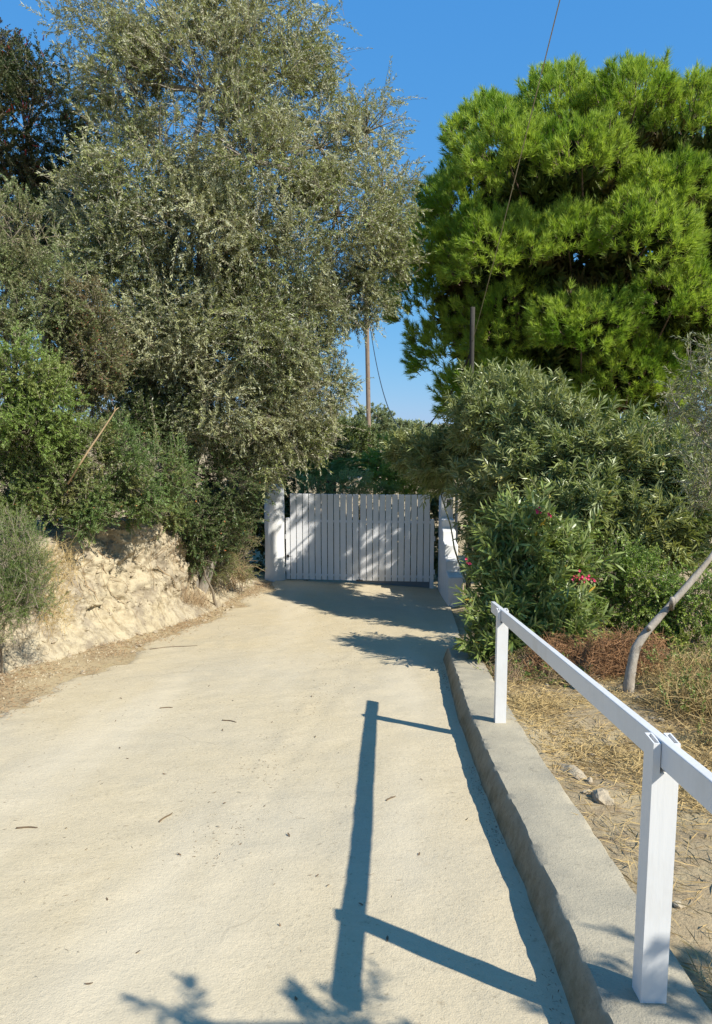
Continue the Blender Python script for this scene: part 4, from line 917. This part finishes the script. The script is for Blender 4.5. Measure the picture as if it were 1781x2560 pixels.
def stone(x, y, sx, sy, sz, rz_, k, label, group, zoff=0.25):
    o = bpy.data.objects.new('stone', sms[k % 5]); COL.objects.link(o)
    o.location = (x, y, float(terrain(x, y)) + sz * zoff); o.scale = (sx, sy, sz); o.rotation_euler = (0, 0, rz_)
    tag(o, label, 'stone', group)
stone(1.29, 4.15, .11, .26, .08, .15, 0, 'longest pale rock half buried beside the kerb, between the two railing posts', None, .05)
stone(1.31, 3.72, .10, .16, .08, -.2, 1, 'smaller pale rock beside the kerb just nearer than the long rock', None, .05)
for k in range(34):
    y = rng.uniform(5.6, 13.5); x = rng.uniform(float(bankx(y)) + .12, float(leftx(y)) + .02); s = rng.uniform(.025, .075)
    stone(x, y, s, s * rng.uniform(.8, 1.3), s * .7, rng.uniform(0, 3), k, 'small pale stone in the litter at the foot of the clay bank', 'stones along the foot of the bank', .3)
for k in range(22):
    y = rng.uniform(1.9, 6.5); x = float(kerbx(y)) + rng.uniform(.42, 1.5); s = rng.uniform(.02, .055)
    stone(x, y, s, s * rng.uniform(.8, 1.3), s * .6, rng.uniform(0, 3), k, 'small stone on the dry straw covered earth right of the kerb', 'stones right of the kerb', .3)

# fallen leaves, twigs and crumbs on the driveway
lmesh = []
for k in range(4):
    r2 = np.random.default_rng(200 + k); q = MB(); n = 7; t = np.linspace(0, 1, n); wv_ = np.sin(t * math.pi) ** .8 * .16; cz = .10 * np.sin(t * 3 + k) + .06
    V = np.concatenate([np.stack([t - .5, -wv_, cz + .05], -1), np.stack([t - .5, 0 * t, cz], -1), np.stack([t - .5, wv_, cz + .05 * (k % 2)], -1)])
    i = np.arange(21).reshape(3, n); q.add(V, np.stack([i[:-1, :-1], i[:-1, 1:], i[1:, 1:], i[1:, :-1]], -1).reshape(-1, 4))
    lo = q.build('fallen_leaf', M_DEADLEAF); lmesh.append(lo.data); bpy.data.objects.remove(lo)
spots = [(-.74, 3.93), (-.83, 3.95), (-.84, 3.30), (-.57, 3.42), (-.51, 3.9), (-1.65, 4.93), (-.81, 2.52), (-.92, 2.33), (-.64, 4.67), (-.34, 3.51), (-1.5, 3.6), (-1.2, 4.4), (.12, 2.6), (-.12, 3.0), (.3, 3.3), (-1.9, 5.6), (-.3, 5.2), (.4, 4.3), (-.2, 2.25), (-1.05, 2.9), (-.4, 6.4), (-1.4, 6.8), (.1, 7.2), (.55, 5.9), (-.9, 7.9), (.02, 2.85), (-.3, 2.7)]
for k in range(30): spots.append((rng.uniform(-2.3, .7), rng.uniform(2.2, 11)))
for k, (x, y) in enumerate(spots):
    o = bpy.data.objects.new('fallen_leaf', lmesh[k % 4]); COL.objects.link(o); s = rng.uniform(.015, .034)
    o.location = (x, y, float(drive_z(np.array(x), np.array(y))) + .002); o.scale = (s, s, s); o.rotation_euler = (rng.normal(0, .15) - .0, rng.normal(0, .15) + .13, rng.uniform(0, 6.3))
    tag(o, 'small dry leaf lying on the pale driveway', 'leaf', 'fallen leaves on the driveway')
p = np.stack([rng.uniform(-2.6, .8, 1500), rng.uniform(1.6, 14, 1500), np.zeros(1500)], -1)
ok = rng.random(1500) < np.clip(.25 + .9 * fbm(p[:, 0] * 1.2, p[:, 1] * .8, o=3, s=33), .03, 1)
p = p[ok & (p[:, 0] > leftx(p[:, 1]))]; p[:, 2] = drive_z(p[:, 0], p[:, 1]) + .002
m = MB(); blade_patch(m, rng, p, .03, .0016, (1.5, .08), 0)
y = rng.uniform(1.2, 8, 1500); y = y[rng.random(1500) < np.clip(.3 + fbm(y * 2.5, 0, o=3, s=37), .03, 1)]; x = kerbx(y) - np.abs(rng.normal(0, .028, len(y))) - .062
p = np.stack([x, y, drive_z(x, y) + .002], -1); blade_patch(m, rng, p, .016, .0022, (1.3, .3), 0)
y = rng.uniform(3.2, 9.5, 900); x = np.interp(y, [0, 3.65, 4.5, 8.5, 16], [-1.15, -.73, -.62, -.09, .2]) + rng.normal(.05, .13, 900)
ok = rng.random(900) < np.clip(.35 + fbm(x * 3, y * 2, o=3, s=39), .02, 1); x, y = x[ok], y[ok]
p = np.stack([x, y, drive_z(x, y) + .002], -1); blade_patch(m, rng, p, .018, .0022, (1.4, .2), 0)
tag(m.build('crumbs', M_DEADLEAF), 'tiny twig and leaf crumbs scattered over the driveway', None, kind='stuff')
for k, (x, y, a, L_) in enumerate([(-2.25, 8.9, .5, .55), (-1.02, 3.75, 1.3, .12), (-1.0, 5.6, -.5, .13), (-1.6, 6.0, .2, .10), (-1.7, 3.6, .1, .10), (.2, 4.0, .9, .08)]):
    t = np.linspace(-.5, .5, 7); X_ = x + t * L_ * math.cos(a) + .06 * L_ * np.sin(t * 5); Y_ = y + t * L_ * math.sin(a) + .05 * L_ * np.cos(t * 6)
    Z_ = np.maximum(drive_z(X_, Y_), terrain(X_, Y_)) + .005
    o = MB().tubes(np.stack([X_, Y_, Z_], -1), [[.0045, .0045, .004, .004, .0035, .003, .002]], 5, True).build('fallen_twig', M_DEADLEAF, smooth=True)
    tag(o, ['longest bent twig at the driveway edge below the clay bank', 'short curved twig beside the seam of the driveway', 'thin dark twig on the driveway near the seam, farther up', 'thin straight twig in the left half of the driveway', 'thin twig on the driveway at the left, nearer the camera', 'tiny twig on the driveway left of the rail shadow'][k], 'twig', 'fallen twigs on the driveway')
